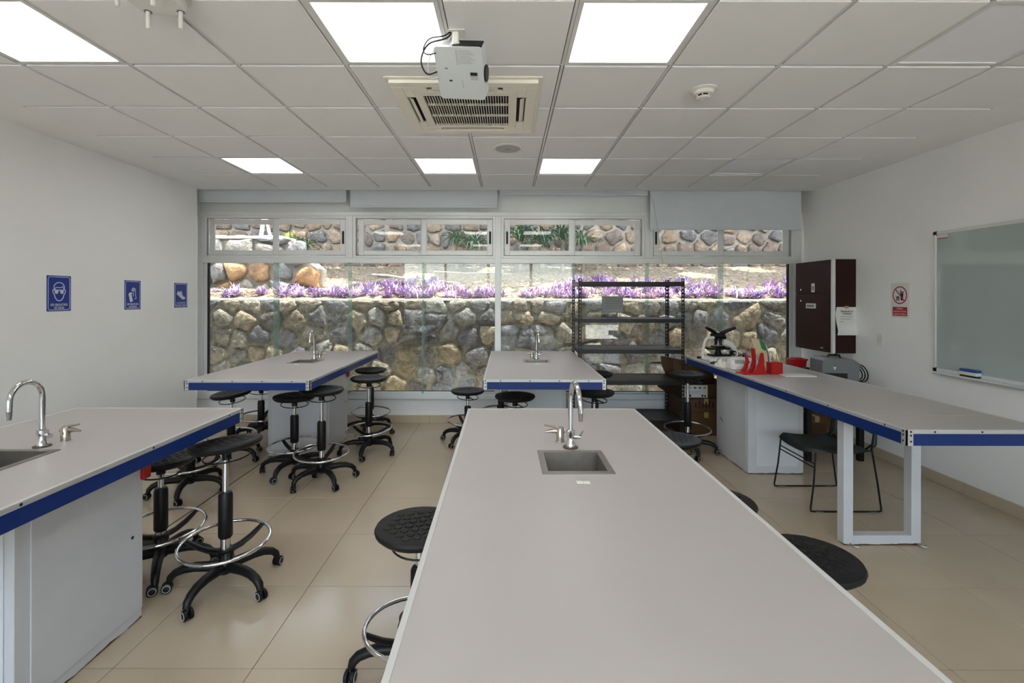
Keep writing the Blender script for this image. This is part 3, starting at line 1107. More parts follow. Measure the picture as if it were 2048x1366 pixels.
def gas_tap(root, x, y, sgn):
    g = MB()
    g.lathe([(.021, ZT), (.021, ZT + .003), (.019, ZT + .005), (.019, ZT + .062), (.014, ZT + .068)], 14, x, y)
    g.cyl((x - sgn * .022, y, ZT + .05), (x + sgn * .035, y, ZT + .05), .011, 10)
    go = g.build('gas_tap', 'nickel', root, smooth=40)
    MB().tube([(x + sgn * .033, y, ZT + .05), (x + sgn * .045, y, ZT + .05), (x + sgn * .075, y - .004, ZT + .047)], [.0105, .009, .004], 10).build('nozzle', 'nickel', go, smooth=40)
    MB().tube([(x + sgn * .01, y, ZT + .066), (x + sgn * .03, y, ZT + .07), (x + sgn * .075, y - .01, ZT + .08)], [.008, .006, .0035], 8).build('handle', 'nickel', go, smooth=40)

def lab_table(label, cx_, y0, tapx, sgn, rz=0.0, ext=0.0):
    L, W = 2.085, .5
    t = thing('lab_table', label, 'lab table', (cx_, y0, 0), rz)
    hx, hy0, hy1 = .118, 1.025, 1.255
    w = MB()
    for a, b_, c, d in ((-W, W, -ext, hy0), (-W, W, hy1, L), (-W, -hx, hy0, hy1), (hx, W, hy0, hy1)):
        w.box(a, b_, c, d, .842, ZT)
    w.build('worktop', 'top', t)
    edge_set(t, -W, W, -ext, L, 4, 4)
    # sunk steel basin
    s_ = MB()
    o = .141
    cy_ = (hy0 + hy1) / 2
    for a, b_, c, d in ((-o, -hx + .002, cy_ - o, cy_ + o), (hx - .002, o, cy_ - o, cy_ + o), (-hx, hx, cy_ - o, hy0 + .002), (-hx, hx, hy1 - .002, cy_ + o)):
        s_.box(a, b_, c, d, ZT - .001, ZT + .0035, .001)
    for a, b_, c, d in ((-hx, -hx + .0025, hy0, hy1), (hx - .0025, hx, hy0, hy1), (-hx, hx, hy0, hy0 + .0025), (-hx, hx, hy1 - .0025, hy1)):
        s_.box(a, b_, c, d, .685, ZT + .002)
    s_.box(-hx, hx, hy0, hy1, .68, .686)
    so = s_.build('sink', 'steel', t)
    MB().lathe([(.03, .686), (.03, .689), (.02, .689)], 16, 0, cy_).build('drain', 'chrome', so, smooth=30)
    pl = MB().box(-.022, .0, .905, .926, ZT, ZT + .004, .001).box(.002, .026, .905, .926, ZT, ZT + .003, .001)
    pl.build('cover_plate', 'cream', t)
    faucet(t, .012, 1.33)
    gas_tap(t, tapx, 1.42, sgn)
    # pedestal cabinet
    p = MB()
    c0, c1, q = .93, 1.56, .29
    p.box(-q, q, c0, c1, 0, .842, .003)
    po = p.build('pedestal', 'cabfoot', t)
    for sx in (-1, 1):
        d_ = MB().box(sx * q, sx * (q + .006), c0 + .06, c1 - .004, .055, .83, .0015).build('side_panel', 'cab', po)
        MB().lathe([(.008, 0), (.008, .002)], 10).build('keyhole', 'dark', d_, (sx * (q + .0055), c1 - .07, .43), (0, R(90) * sx, 0))
    for yy, sy in ((c0, -1), (c1, 1)):
        d_ = MB().box(-q + .035, q - .035, yy, yy + sy * .005, .07, .82, .0015).build('door', 'cabdoor', po)
    MB().box(q - .03, q + .025, c1 - .02, c1 + .03, .69, .765, .004).build('red_socket', 'red', t)
    return t

tA = lab_table('long pale worktop with sink nearest the open doorway side, next to the writing board table', .284, .86, -.024, -1, .0065, .09)
tA['label'] = 'blue-edged lab table with sink in the middle of the room, under the projector'
tB = lab_table('blue-edged lab table with sink standing right in front of the black shelf rack', .309, 3.97, -.03, -1)
tC = lab_table('blue-edged lab table with sink and tall faucet below the goggles sign', -2.105, .86, .035, 1)
tD = lab_table('blue-edged lab table with sink by the window, below the shoe sign', -2.09, 3.915, .035, 1)

# demonstration table along the right wall
tE = thing('demonstration_table', 'long blue-edged table without sink carrying microscope and red holders', 'table', (2.05, 2.49, 0))
EW, EL = .765, 3.07
MB().box(0, EW, 0, .31, .842, ZT, .0012).build('worktop', 'top', tE)
MB().box(0, EW, .3125, EL, .842, ZT, .0012).build('worktop', 'top', tE)
edge_set(tE, 0, EW, 0, EL, 7, 3)
pd = MB().box(.13, .63, 1.90, 2.56, 0, .842, .003).build('pedestal', 'cabfoot', tE)
MB().box(.20, .58, 1.895, 1.90, .07, .83, .0015).build('door', 'cabdoor', pd)
MB().box(.125, .13, 1.93, 2.54, .07, .83, .0015).build('side_panel', 'cab', pd)
for k, z in enumerate((.36, .345)):
    MB().box(.123, .126, 2.44 - k * .03, 2.45 - k * .03, z, z + .02).build('keyhole', 'dark', pd)
lf = MB().frame(.125, .625, 0, .842, .062, .645, .71, .062, .003).build('leg_frame', 'cabfoot', tE)
for x in (.165, .60):
    MB().tube([(x, .645, .012), (x + .01, .62, .004), (x + .035, .612, .004), (x + .045, .63, .006)], .004, 6).build('floor_clip', 'steel', lf, smooth=40)

# ------------------------------------------------------------------ stools
def stool_meshes():
    d = {}
    mb = MB()
    prof = [(.02, -.045), (.12, -.045), (.165, -.038), (.182, -.022), (.185, -.012), (.180, -.003), (.17, 0.0), (.10, -.002), (.03, -.003)]
    mb.lathe(prof, 32)
    for i in range(-5, 6):
        for j in range(-5, 6):
            x = (i + (j % 2) * .5) * .044
            y = j * .038
            if math.hypot(x, y) < .152:
                mb.lathe([(.0185, -.006), (.0172, .0005), (.014, .0020), (.009, .0012), (.0, .0008)], 10, x, y)
    d['seat'] = mb.mesh('seat', 'seat', 40)
    mb = MB().lathe([(.05, -.062), (.055, -.044)], 14)
    mb.lathe([(.024, -.1), (.024, -.05)], 12)
    d['seat_plate'] = mb.mesh('seat_plate', 'black', 40)
    loop = [(.115 * math.cos(a), .115 * math.sin(a), -.082 + .012 * math.cos(a)) for a in [2 * PI * k / 28 for k in range(28)]]
    mb = MB().tube(loop, .0042, 6, True)
    mb.tube([(-.115, 0, -.092), (0, 0, -.075)], .005, 6)
    mb.tube([(.108, .03, -.07), (.02, .0, -.062)], .005, 6)
    d['height_lever'] = mb.mesh('height_lever', 'black', 50)
    d['piston'] = MB().lathe([(.0155, 0), (.0155, 1.0)], 14).mesh('piston', 'chrome', 40)
    d['sleeve'] = MB().lathe([(.031, 0), (.0365, .012), (.0365, .235), (.030, .25), (.017, .251)], 16).mesh('sleeve', 'black', 40)
    d['lower_tube'] = MB().lathe([(.025, .12), (.025, .30)], 16).mesh('lower_tube', 'chrome', 40)
    d['hub'] = MB().lathe([(.03, .075), (.042, .085), (.045, .125), (.038, .15), (.03, .16)], 18).mesh('hub', 'black', 40)
    path = [(.02, 0, .112), (.08, 0, .118), (.15, 0, .122), (.205, 0, .116), (.248, 0, .1), (.271, 0, .078), (.278, 0, .052)]
    d['leg'] = MB().tube(path, [.035, .034, .031, .028, .026, .024, .020], 10, sq=(.85, .8)).mesh('leg', 'black', 50)
    mb = MB()
    for s_ in (-1, 1):
        st0 = len(mb.v)
        mb.lathe([(.0, -.009), (.020, -.009), (.0265, -.006), (.0275, 0), (.0265, .006), (.020, .009), (.0, .009)], 16, cap=False)
        mb.xform(Matrix.Translation((0.012, s_ * .014, .0275)) @ Matrix.Rotation(PI / 2, 4, 'X'), st0)
    mb.box(-.012, .02, -.006, .006, .02, .056, .003)
    d['caster'] = mb.mesh('caster', 'black', 40)
    mb = MB()
    rg = [(.012 + .0185 * math.cos(a), 0, .0275 + .0185 * math.sin(a)) for a in [2 * PI * k / 16 for k in range(16)]]
    mb.tube(rg, .0022, 5, True)
    d['wheel_ring'] = mb.mesh('wheel_ring', 'ringgrey', 50)
    ring = [(.224 * math.cos(a), .224 * math.sin(a), 0) for a in [2 * PI * k / 44 for k in range(44)]]
    d['foot_ring'] = MB().tube(ring, .0095, 9, True).mesh('foot_ring', 'chrome', 50)
    d['ring_arm'] = MB().tube([(.02, 0, -.062), (.09, 0, -.058), (.15, 0, -.04), (.195, 0, -.018), (.22, 0, -.004)], [.026, .024, .022, .019, .016], 8, sq=(.9, .55)).mesh('ring_arm', 'black', 50)
    d['ring_collar'] = MB().lathe([(.036, -.085), (.04, -.075), (.04, -.045), (.034, -.038)], 16).mesh('ring_collar', 'black', 40)
    return d
SM = stool_meshes()

def stool(x, y, h, label, ang=0.0, ring=.235, ring_rot=.5, tilt=(0, 0), seat_rot=0.3, sleeve=.27):
    t = thing('lab_stool', label, 'stool', (x, y, 0), 0, 'black lab stools')
    seat = link('seat', SM['seat'], t, (0, 0, h), (tilt[0], tilt[1], seat_rot))
    link('seat_plate', SM['seat_plate'], seat)
    link('height_lever', SM['height_lever'], seat, (0, 0, 0), (0, 0, 1.9))
    link('lower_tube', SM['lower_tube'], t)
    sleeve = min(sleeve, h - .43)
    link('sleeve', SM['sleeve'], t, (0, 0, sleeve))
    p = link('piston', SM['piston'], t, (0, 0, .4))
    p.scale = (1, 1, h - .06 - .4)
    link('hub', SM['hub'], t)
    for k in range(5):
        a = ang + 2 * PI * k / 5
        link('leg', SM['leg'], t, (0, 0, 0), (0, 0, a))
        c = link('caster', SM['caster'], t, (.276 * math.cos(a), .276 * math.sin(a), 0), (0, 0, a + random.uniform(-1.6, 1.6)))
        link('wheel_ring', SM['wheel_ring'], c, (0, .0228, 0))
        link('wheel_ring', SM['wheel_ring'], c, (0, -.0228, 0))
    fr = link('foot_ring', SM['foot_ring'], t, (0, 0, ring), (R(2), R(-3), ring_rot))
    for k in range(3):
        link('ring_arm', SM['ring_arm'], fr, (0, 0, 0), (0, 0, 2 * PI * k / 3))
    link('ring_collar', SM['ring_collar'], fr)
    return t

D = R
stool(-1.55, 2.68, .80, 'black stool with tilted dimpled seat in the aisle at the goggles-sign table corner', D(-97), .25, D(60), (R(-4), R(-5)))
stool(-2.02, 2.84, .66, 'black stool behind the white pedestal of the table below the goggles sign, seat hidden', D(-60), .25, D(70))
stool(-2.58, 3.96, .60, 'black stool between goggles-sign and shoe-sign tables, its seat hidden by a worktop', D(-75), .24, D(40))
stool(-2.70, 4.76, .66, 'black stool with tilted seat between the shoe-sign table and the wall', D(-15), .24, D(100), (R(2), R(-7)))
stool(-1.93, 4.42, .70, 'black stool half under the shoe-sign table, in front of its white pedestal', D(-100), .25, D(20))
stool(-1.60, 4.20, .80, 'black stool at the corner of the shoe-sign table with raised seat, in the aisle', D(-120), .25, D(80))
stool(-1.41, 4.97, .775, 'black stool in the aisle beside the pedestal of the shoe-sign table', D(-90), .245, D(30))
stool(-1.60, 5.72, .745, 'black stool by the window wall behind another one at the shoe-sign table', D(-18), .245, D(110))
stool(-2.78, 5.50, .60, 'black stool behind the white pedestal of the shoe-sign table, only its foot ring showing', D(0), .245, D(100))
stool(-.43, 5.35, .575, 'low black stool on its own in the aisle beside the rack table', D(167), .235, D(120))
stool(.075, 4.45, .70, 'black stool under the near edge of the rack table', D(54), .24, D(30))
stool(-.07, 5.815, .62, 'black stool between the pedestal of the rack table and the window wall', D(90), .235, D(100))
stool(.80, 4.45, .74, 'black stool tucked under the corner of the rack table', D(54), .24, D(30))
stool(.915, 5.04, .815, 'black stool between the rack table and the black shelf rack', D(36), .24, D(30))
stool(1.86, 5.00, .82, 'black stool between the shelf rack and the cardboard boxes', D(-17), .25, D(60))
stool(1.21, 3.50, .585, 'low black stool behind the far corner of the front middle table', D(54), .235, D(30))
stool(1.17, 1.88, .60, 'black stool at the side of the front middle table, facing the demonstration table leg frame', D(54), .23, D(30))
stool(1.035, 2.40, .60, 'black stool at the front middle table, almost wholly hidden by its worktop', D(18), .23, D(30))
stool(-.37, 2.06, .635, 'black stool with dimpled seat half under the front middle table, in the aisle', D(188), .20, D(196), (0, 0))

# ------------------------------------------------------------------ shelf rack
rk = thing('shelf_rack', 'black metal shelf rack with empty shelves in front of the window', 'shelf rack', (0, 0, 0))
RX0, RX1, RY0, RY1 = .80, 1.985, 5.43, 5.985
def rack_post(sx, sy):
    mb = MB()
    H = 1.82
    pitch = .042
    n = int(H / pitch)
    wv, th = .036, .0022
    for k in range(n):
        z0, z1 = k * pitch, (k + 1) * pitch
        hz0, hz1 = z0 + .012, z1 - .010
        for ax in (0, 1):
            segs = ((0, wv, z0, hz0), (0, wv, hz1, z1), (0, .011, hz0, hz1), (.025, wv, hz0, hz1))
            for a, b_, c, d_ in segs:
                if ax == 0:
                    mb.box(sx * a, sx * b_, 0, sy * th, c, d_)
                else:
                    mb.box(0, sx * th, sy * a, sy * b_, c, d_)
    return mb.mesh('post', 'rack')
for sx, X in ((1, RX0), (-1, RX1)):
    for sy, Y in ((1, RY0), (-1, RY1)):
        link('post', rack_post(sx, sy), rk, (X, Y, 0))
for z in (.215, .655, 1.005, 1.35, 1.765):
    b_ = MB().box(RX0 + .006, RX1 - .006, RY0 + .006, RY1 - .006, z - .012, z, .001).build('shelf_board', 'rackboard', rk)
    MB().box(RX0 + .003, RX1 - .003, RY0 + .002, RY0 + .007, z - .042, z + .003).box(RX0 + .003, RX1 - .003, RY0 + .007, RY0 + .02, z - .018, z - .012).build('beam', 'rack', rk)
    MB().box(RX0 + .003, RX1 - .003, RY1 - .007, RY1 - .002, z - .042, z + .003).build('beam', 'rack', rk)
    MB().box(RX0 + .002, RX0 + .007, RY0 + .003, RY1 - .003, z - .042, z + .003).build('beam', 'rack', rk)
    MB().box(RX1 - .007, RX1 - .002, RY0 + .003, RY1 - .003, z - .042, z + .003).build('beam', 'rack', rk)

# sheet stuck on the window behind the rack
sh = MB().box(-.135, .135, -.103, .103, 0, .0012).build('window_notice', 'litegrey', None, (1.331, YW + .0115, 1.503), ROT_NEAR)
tag(sh, 'grey handwritten sheet stuck on the glass behind the shelf rack', 'notice')
MB().stroke([(-.125, -.093), (.125, -.093), (.125, .093), (-.125, .093)], .003, .0012, .0016, True).build('border_line', 'greyink', sh)
rr = random.Random(4)
sc_ = MB()
for k in range(5):
    y = .07 - k * .03
    sc_.stroke([(-.09 + .2 * i / 22, y + .013 * math.sin(i * 1.7 + k) * rr.uniform(.3, 1)) for i in range(23)], .003, .0012, .0016)
sc_.build('handwriting', 'ink', sh)

# ------------------------------------------------------------------ signs
def blue_sign(y0, y1, zc, h, label, lines, picto):
    w = y1 - y0
    s_ = MB().box(-w / 2, w / 2, -h / 2, h / 2, 0, .003).build('safety_sign', 'bluesign', None, (XL, (y0 + y1) / 2, zc), ROT_LEFTWALL)
    tag(s_, label, 'sign', 'blue safety signs')
    MB().stroke(round_rect(-w / 2 + .011, w / 2 - .011, -h / 2 + .011, h / 2 - .011, .016), .0045, .003, .0036, True).build('border_line', 'whiteprint', s_)
    pmb = MB()
    k = w / .215
    picto(pmb, k)
    pmb.build('pictogram', 'whiteprint', s_)
    for i, (tx, wd, sz) in enumerate(lines):
        text('lettering', tx, sz, 'whiteprint', s_, (0, -h / 2 + .052 - i * .026, .0036), wd * k)
    return s_
Z0, Z1 = .003, .0036
def goggles(b, k):
    st = lambda pts, w=.007, cl=False: b.stroke([(x * k, y * k) for x, y in pts], w * k, Z0, Z1, cl)
    st(arc(0, .048, .048, 20, 160, 12, .042) + [(-.046, .035), (-.043, .03)])
    st([(.045, .062), (.047, .045), (.043, .03)])
    st([(-.043, .035), (-.03, .046), (-.012, .05), (0, .046), (.02, .05), (.035, .06), (.037, .045), (.044, .032)], .006)
    st([(-.046, .03), (-.057, .026), (-.055, .008), (-.044, -.008), (-.036, -.035), (-.02, -.056), (0, -.062), (.02, -.056), (.036, -.035), (.044, -.008), (.055, .008), (.057, .026), (.046, .03)])
    st([(-.05, .028), (.05, .028)], .006)
    for sx in (-1, 1):
        b.prism([(sx * .003 * k, .028 * k), (sx * .042 * k, .029 * k), (sx * .036 * k, -.002 * k), (sx * .014 * k, -.003 * k)], Z0, Z1)
def gloves(b, k):
    P = lambda pts: b.prism([(x * k, y * k) for x, y in pts], Z0, Z1)
    P([(-.035, -.075), (.0, -.062), (-.018, .0), (-.052, -.012)])
    P([(-.052, -.012), (-.018, .0), (-.014, .02), (-.028, .028), (-.044, .025), (-.058, .008)])
    b.stroke([(x * k, y * k) for x, y in [(-.012, .035), (-.012, .062), (.004, .075), (.03, .066), (.036, .05), (.036, -.005), (.046, -.032), (.02, -.042)]], .007 * k, Z0, Z1)
    for x in (-.002, .009, .02):
        b.stroke([(x * k, .035 * k), (x * k, .066 * k)], .006 * k, Z0, Z1)
    b.stroke([(x * k, y * k) for x, y in [(-.01, .02), (.004, .022), (.01, .005), (.002, -.012)]], .008 * k, Z0, Z1)
def shoe(b, k):
    P = lambda pts: b.prism([(x * k, y * k) for x, y in pts], Z0, Z1)
    P([(-.075, .012), (-.05, .0), (-.02, -.02), (.02, -.045), (.05, -.048), (.07, -.036), (.068, -.022), (.03, -.008)])
    P([(-.075, .012), (.03, -.008), (.012, .034), (.008, .048), (-.005, .05), (-.022, .036), (-.042, .04), (-.048, .055)])
blue_sign(3.905, 4.12, 1.618, .292, 'blue safety sign with a head wearing goggles', (('USO OBLIGATORIO', .155, .027), ('DE GAFAS', .088, .027)), goggles)
blue_sign(4.70, 4.905, 1.607, .285, 'blue safety sign with a pair of gloves', (('USO OBLIGATORIO', .155, .027), ('DE GUANTES', .105, .027)), gloves)
blue_sign(5.405, 5.62, 1.606, .275, 'blue safety sign with a shoe', (('USO OBLIGATORIO', .15, .025), ('DEL ZAPATO CERRADO', .178, .025)), shoe)

ps = MB().box(-.105, .105, -.165, .165, 0, .002).build('prohibition_sign', 'paper', None, (XR, 4.60, 1.57), ROT_RIGHTWALL)
tag(ps, 'white sign forbidding food and drink with red circle and red caption', 'sign')
MB().stroke(arc(0, .05, .079, 0, 350, 35), .011, .002, .0026, True).build('red_ring', 'redsign', ps)
b_ = MB()
b_.prism([(-.046, 0), (-.002, 0), (-.002, .009), (-.046, .009)], .002, .0024)
b_.prism([(-.046, .013), (-.002, .013), (-.002, .02), (-.046, .02)], .002, .0024)
b_.prism(arc(-.024, .024, .022, 0, 180, 10, .016), .002, .0024)
b_.prism([(.012, 0), (.034, 0), (.042, .07), (.004, .07)], .002, .0024)
b_.prism([(.0, .074), (.046, .074), (.044, .084), (.002, .084)], .002, .0024)
b_.stroke([(.014, .08), (.008, .105)], .005, .002, .0024)
b_.build('pictogram', 'ink', ps)
MB().stroke([(-.052, .108), (.054, -.006)], .011, .0024, .003).build('red_bar', 'redsign', ps)
cpn = MB().box(-.085, .085, -.147, -.062, .002, .0026).build('caption_field', 'redsign', ps)
for i, (tx, wd) in enumerate((('PROHIBIDO', .07), ('INTRODUCIR Y CONSUMIR', .15), ('ALIMENTOS Y BEBIDAS', .15))):
    text('lettering', tx, .017, 'whiteprint', cpn, (0, -.079 - i * .026, .003), wd)

sw = MB().box(-.035, .035, -.058, .058, 0, .008, .003).build('light_switch', 'whitep', None, (XR, 4.845, 1.18), ROT_RIGHTWALL)
tag(sw, 'white light switch plate below and beside the prohibition sign', 'light switch')
MB().box(-.017, .017, -.032, .032, .008, .012, .002).build('rocker', 'whitep', sw)

# ------------------------------------------------------------------ writing board
BL, BH = 2.4, 1.20
wb = thing('writing_board', 'large grey-green glossy writing board in aluminium frame on the wall', 'board', (XR, 4.22, .965), 0, rot=ROT_RIGHTWALL)
MB().box(.02, BL - .02, .02, BH - .02, .002, .014).build('panel', 'board', wb)
fb = MB()
fb.box(0, .028, .02, BH - .02, 0, .022, .003)
fb.box(BL - .028, BL, .02, BH - .02, 0, .022, .003)
fb.box(.02, BL - .02, BH - .028, BH, 0, .022, .003)
fb.box(.02, BL - .02, 0, .028, 0, .022, .003)
fb.build('frame', 'alu', wb)
for x in (0, BL - .036):
    for y in (-.004, BH - .032):
        MB().box(x - .004, x + .04, y, y + .036, 0, .026, .008).build('corner_cap', 'black', wb)
MB().box(.05, BL - .05, -.014, .002, .0, .075, .003).build('pen_tray', 'alu', wb)
MB().box(.035, .13, BH - .062, BH - .03, .014, .0146).build('label_sticker', 'paper', wb)
MB().box(.035, .13, BH - .066, BH - .058, .0146, .015).build('label_stripe', 'redsign', wb)
er = thing('board_eraser', 'blue and white board eraser on the tray of the writing board', 'eraser', (XR - .04, 3.86, .967))
MB().box(-.022, .022, -.07, .07, 0, .014, .003).build('felt', 'ink', er)
MB().box(-.024, .024, -.072, .072, .014, .04, .003).build('white_body', 'whitep', er)
MB().box(-.024, .024, -.072, .072, .04, .062, .005).build('blue_grip', 'bluep', er)

# ------------------------------------------------------------------ wall cabinet with notice
wc = thing('wall_cabinet', 'dark brown wall cabinet with two doors and aluminium edge', 'wall cabinet', (XR, 5.18, 1.0))
cw, cd, ch = .66, .25, 1.005
MB().box(-cd + .014, 0, 0, cw, 0, ch, .001).build('body', 'brown', wc)
d1 = MB().box(-cd, -cd + .014, .03, cw - .002, .64, ch - .002, .001).build('door', 'brown', wc)
d2 = MB().box(-cd, -cd + .014, .03, cw - .002, .002, .634, .001).build('door', 'brown', wc)
MB().box(-cd - .001, -cd + .03, -.004, .028, 0, ch, .002).build('edge_profile', 'alu', wc)
for d_, z in ((d1, .685), (d2, .555)):
    MB().lathe([(.012, 0), (.012, .006), (.008, .008)], 12).build('lock', 'chrome', d_, (-cd, cw - .11, z), (0, -R(90), 0))
l1 = MB().box(-.03, .03, -.05, .05, 0, .001).build('label_sticker', 'paper', d1, (-cd - .0005, .33, .705), ROT_RIGHTWALL)
MB().box(-.015, .015, -.03, .02, .001, .0014).build('print', 'greyink', l1)
l2 = MB().box(-.09, .09, -.028, .028, 0, .001).build('label_sticker', 'paper', d2, (-cd - .0005, .37, .50), ROT_RIGHTWALL)
MB().box(-.075, .06, -.014, .012, .001, .0014).build('print', 'greyink', l2)
MB().box(-cd - .001, -cd, .15, .2, .035, .048).build('badge', 'litegrey', d2)
nb = MB()
nn = 14
for i in range(nn + 1):
    z = -.15 + .30 * i / nn
    out = .002 + .012 * (1 - i / nn) ** 2 + .006 * math.sin(i * .9) * (1 - i / nn)
    for j in range(7):
        x = -.11 + .22 * j / 6
        nb.v.append((x + .008 * math.sin(i * .5), z, out + .008 * (abs(j - 3) / 3) ** 2 * (1 - i / nn)))
for i in range(nn):
    for j in range(6):
        a = i * 7 + j
        nb.f.append((a, a + 1, a + 8, a + 7))
me = bpy.data.meshes.new('paper_notice')
me.from_pydata(nb.v, [], nb.f)
me.materials.append(M['paper'])
me.polygons.foreach_set('use_smooth', [True] * len(me.polygons))
pn = link('paper_notice', me, None, (XR - .105, 5.178, 1.345), ROT_NEAR)
tag(pn, 'curling white printed sheet taped to the side of the wall cabinet', 'notice')
MB().box(-.02, .022, .135, .162, .004, .006).build('tape', 'tape', pn)
text('lettering', 'Recepción en', .026, 'ink', pn, (.0, .105, .0125), .13)
text('lettering', 'Conserjería', .026, 'ink', pn, (.0, .08, .0135), .1)
for i, (a, b_) in enumerate(((-.075, .06), (-.075, .045), (-.075, -.04))):
    MB().box(a, b_, .047 - i * .027, .051 - i * .027, .0125 + i * .001, .0145 + i * .001).build('print_line', 'greyink', pn)

# ------------------------------------------------------------------ ceiling fittings
# air conditioning cassette
ac = thing('ac_cassette', 'cream ceiling air conditioning cassette with square grille', 'air conditioner', (-.258, 3.285, ZC - .006))
h = .465
def tray(mb, r0, r1, z0, z1, w):
    """square ring frustum"""
    for a, b_, zz0, zz1 in ((r0, r1, z0, z1),):
        v = [(-a, -a, zz0), (a, -a, zz0), (a, a, zz0), (-a, a, zz0), (-b_, -b_, zz1), (b_, -b_, zz1), (b_, b_, zz1), (-b_, b_, zz1),
             (-b_ + w, -b_ + w, zz1), (b_ - w, -b_ + w, zz1), (b_ - w, b_ - w, zz1), (-b_ + w, b_ - w, zz1)]
        f = [(0, 1, 5, 4), (1, 2, 6, 5), (2, 3, 7, 6), (3, 0, 4, 7), (4, 5, 9, 8), (5, 6, 10, 9), (6, 7, 11, 10), (7, 4, 8, 11)]
        mb.add(v, f)
    return mb
bd = MB()
bd.box(-h, h, -h, h, -.008, 0, .002)
# panel built round four air slots and the grille opening
g0 = .275
so, si, sl = .375, .318, .23
for a, b_, c, d_ in ((-.44, .44, -.44, -so), (-.44, .44, so, .44), (-.44, -so, -so, so), (so, .44, -so, so),
                     (-si, si, -si, -g0), (-si, si, g0, si), (-si, -g0, -g0, g0), (g0, si, -g0, g0),
                     (-so, -sl, -so, -si), (sl, so, -so, -si), (-so, -sl, si, so), (sl, so, si, so),
                     (-so, -si, -si, -sl), (-so, -si, sl, si), (si, so, -si, -sl), (si, so, sl, si)):
    bd.box(a, b_, c, d_, -.03, -.008, .0025)
bd.build('panel', 'cream', ac)
MB().box(-so, so, -so, so, -.0085, -.0078).build('slot_recess', 'dark', ac)
for k in range(4):
    vm = MB()
    pr_ = [(-.052, -.012), (-.02, -.021), (.018, -.026), (.02, -.023), (-.018, -.018), (-.05, -.0095)]
    vm.prism([(p[0] * .4 + .0, p[1] - .004) for p in pr_], -sl + .03, sl - .03, 'x')
    vo = vm.build('air_vane', 'cream', ac, (0, 0, 0), (0, 0, k * PI / 2))
    vo.location = Vector((0, -(so + si) / 2, 0))
    vo.location.rotate(Euler((0, 0, k * PI / 2)))
MB().box(-g0, g0, -g0, g0, -.0105, -.0085).build('filter', 'dark', ac)
sm = MB().box(-.0021, .0021, -g0, g0, -.027, -.014).mesh('grille_slat', 'cream')
for k in range(33):
    link('grille_slat', sm, ac, (-g0 + 2 * g0 * (k + .5) / 33, 0, 0))
for y in (-.095, .095):
    MB().box(-g0, g0, y - .0035, y + .0035, -.026, -.012).build('grille_cross_bar', 'cream', ac)
fr = MB()
tray(fr, g0 + .002, g0 + .012, -.026, -.034, .02)
fr.build('grille_frame', 'cream', ac)
MB().box(-.03, .03, -.43, -.41, -.0315, -.03).build('receiver', 'litegrey', ac)

# speaker
sp = thing('ceiling_speaker', 'round white ceiling speaker with grey grille', 'speaker', (.005, 4.195, ZC - .006))
MB().lathe([(.105, 0), (.145, 0), (.146, -.004), (.12, -.009), (.105, -.005)], 36).build('rim', 'whitep', sp, smooth=30)
MB().lathe([(.112, -.002), (.112, -.006), (.05, -.008), (.0, -.008)], 36, cap=False).build('grille', 'litegrey', sp, smooth=40)
MB().box(-.02, .02, -.006, .004, -.0092, -.0078).build('badge', 'greyp', sp)

# smoke detector
sd = thing('smoke_detector', 'small round white smoke detector on a ceiling tile', 'smoke detector', (1.21, 3.0, ZC - .006))
MB().lathe([(.08, 0), (.082, -.006), (.062, -.014), (.055, -.03), (.045, -.034)], 28).build('base', 'whitep', sd, smooth=40)
MB().lathe([(.036, -.03), (.036, -.044)], 24).build('vent_ring', 'dark', sd, smooth=40)
MB().lathe([(.038, -.044), (.042, -.05), (.036, -.056), (.0, -.058)], 24, cap=False).build('cap', 'whitep', sd, smooth=40)
for k in range(6):
    a = k * PI / 3
    MB().box(-.003, .003, -.003, .003, -.046, -.032).build('vent_post', 'whitep', sd, (.039 * math.cos(a), .039 * math.sin(a), 0), (0, 0, a))

# wireless access point with stub antennas
ap = thing('access_point', 'white wireless access point with stub antennas hanging from the ceiling', 'access point', (-1.47, 2.0, ZC - .006))
apm = MB()
apm.prism(round_rect(-.105, .105, -.12, .12, .03), -.02, 0)
apm.prism(round_rect(-.095, .095, -.11, .11, .03), -.062, -.02)
apm.build('housing', 'whitep', ap, smooth=30)
for sx in (-1, 1):
    for sy in (-1, 1):
        hm = MB().lathe([(.0155, -.0635), (.0155, -.06)], 14, sx * .07, sy * .082).build('antenna_socket', 'greyp', ap, smooth=40)
        MB().lathe([(.0085, -.062), (.0085, -.12), (.0075, -.135), (.004, -.137)], 12, sx * .07, sy * .082).build('antenna', 'whitep', ap, smooth=40)
MB().lathe([(.004, -.0635), (.004, -.061)], 10, -.02, .035).build('status_light', 'led', ap)

# projector on ceiling mount
pj = thing('projector', 'white projector tilted on a ceiling mount with trailing cables', 'projector', (-.235, 2.42, ZC - .006))
PZ = -.142
body = link('housing', None, pj)
bodym = Matrix.Translation((0.007, .026, PZ)) @ Matrix.Rotation(R(-40), 4, 'X') @ Matrix.Rotation(R(10), 4, 'Y') @ Matrix.Rotation(R(-3), 4, 'Z')
bpy.data.objects.remove(body)
me = MB().prism(round_rect(-.12, .12, -.13, .13, .018), -.04, .038)
hb = MB()
hb.v, hb.f = me.v, me.f
body = hb.build('housing', 'projector', pj, smooth=30)
body.matrix_local = bodym
def onbody(mb, name, m, smooth=None):
    o = mb.build(name, m, body, smooth=smooth)
    return o
onbody(MB().box(-.03, .118, -.133, -.125, -.03, .033, .003), 'vent_side', 'black')
onbody(MB().box(-.118, -.045, -.132, -.125, -.02, .033, .003), 'terminal_side', 'litegrey')
ln = MB().cyl((.115, .01, .0), (.128, .01, .0), .04, 24)
onbody(ln, 'lens_ring', 'black', 40)
lb = MB()
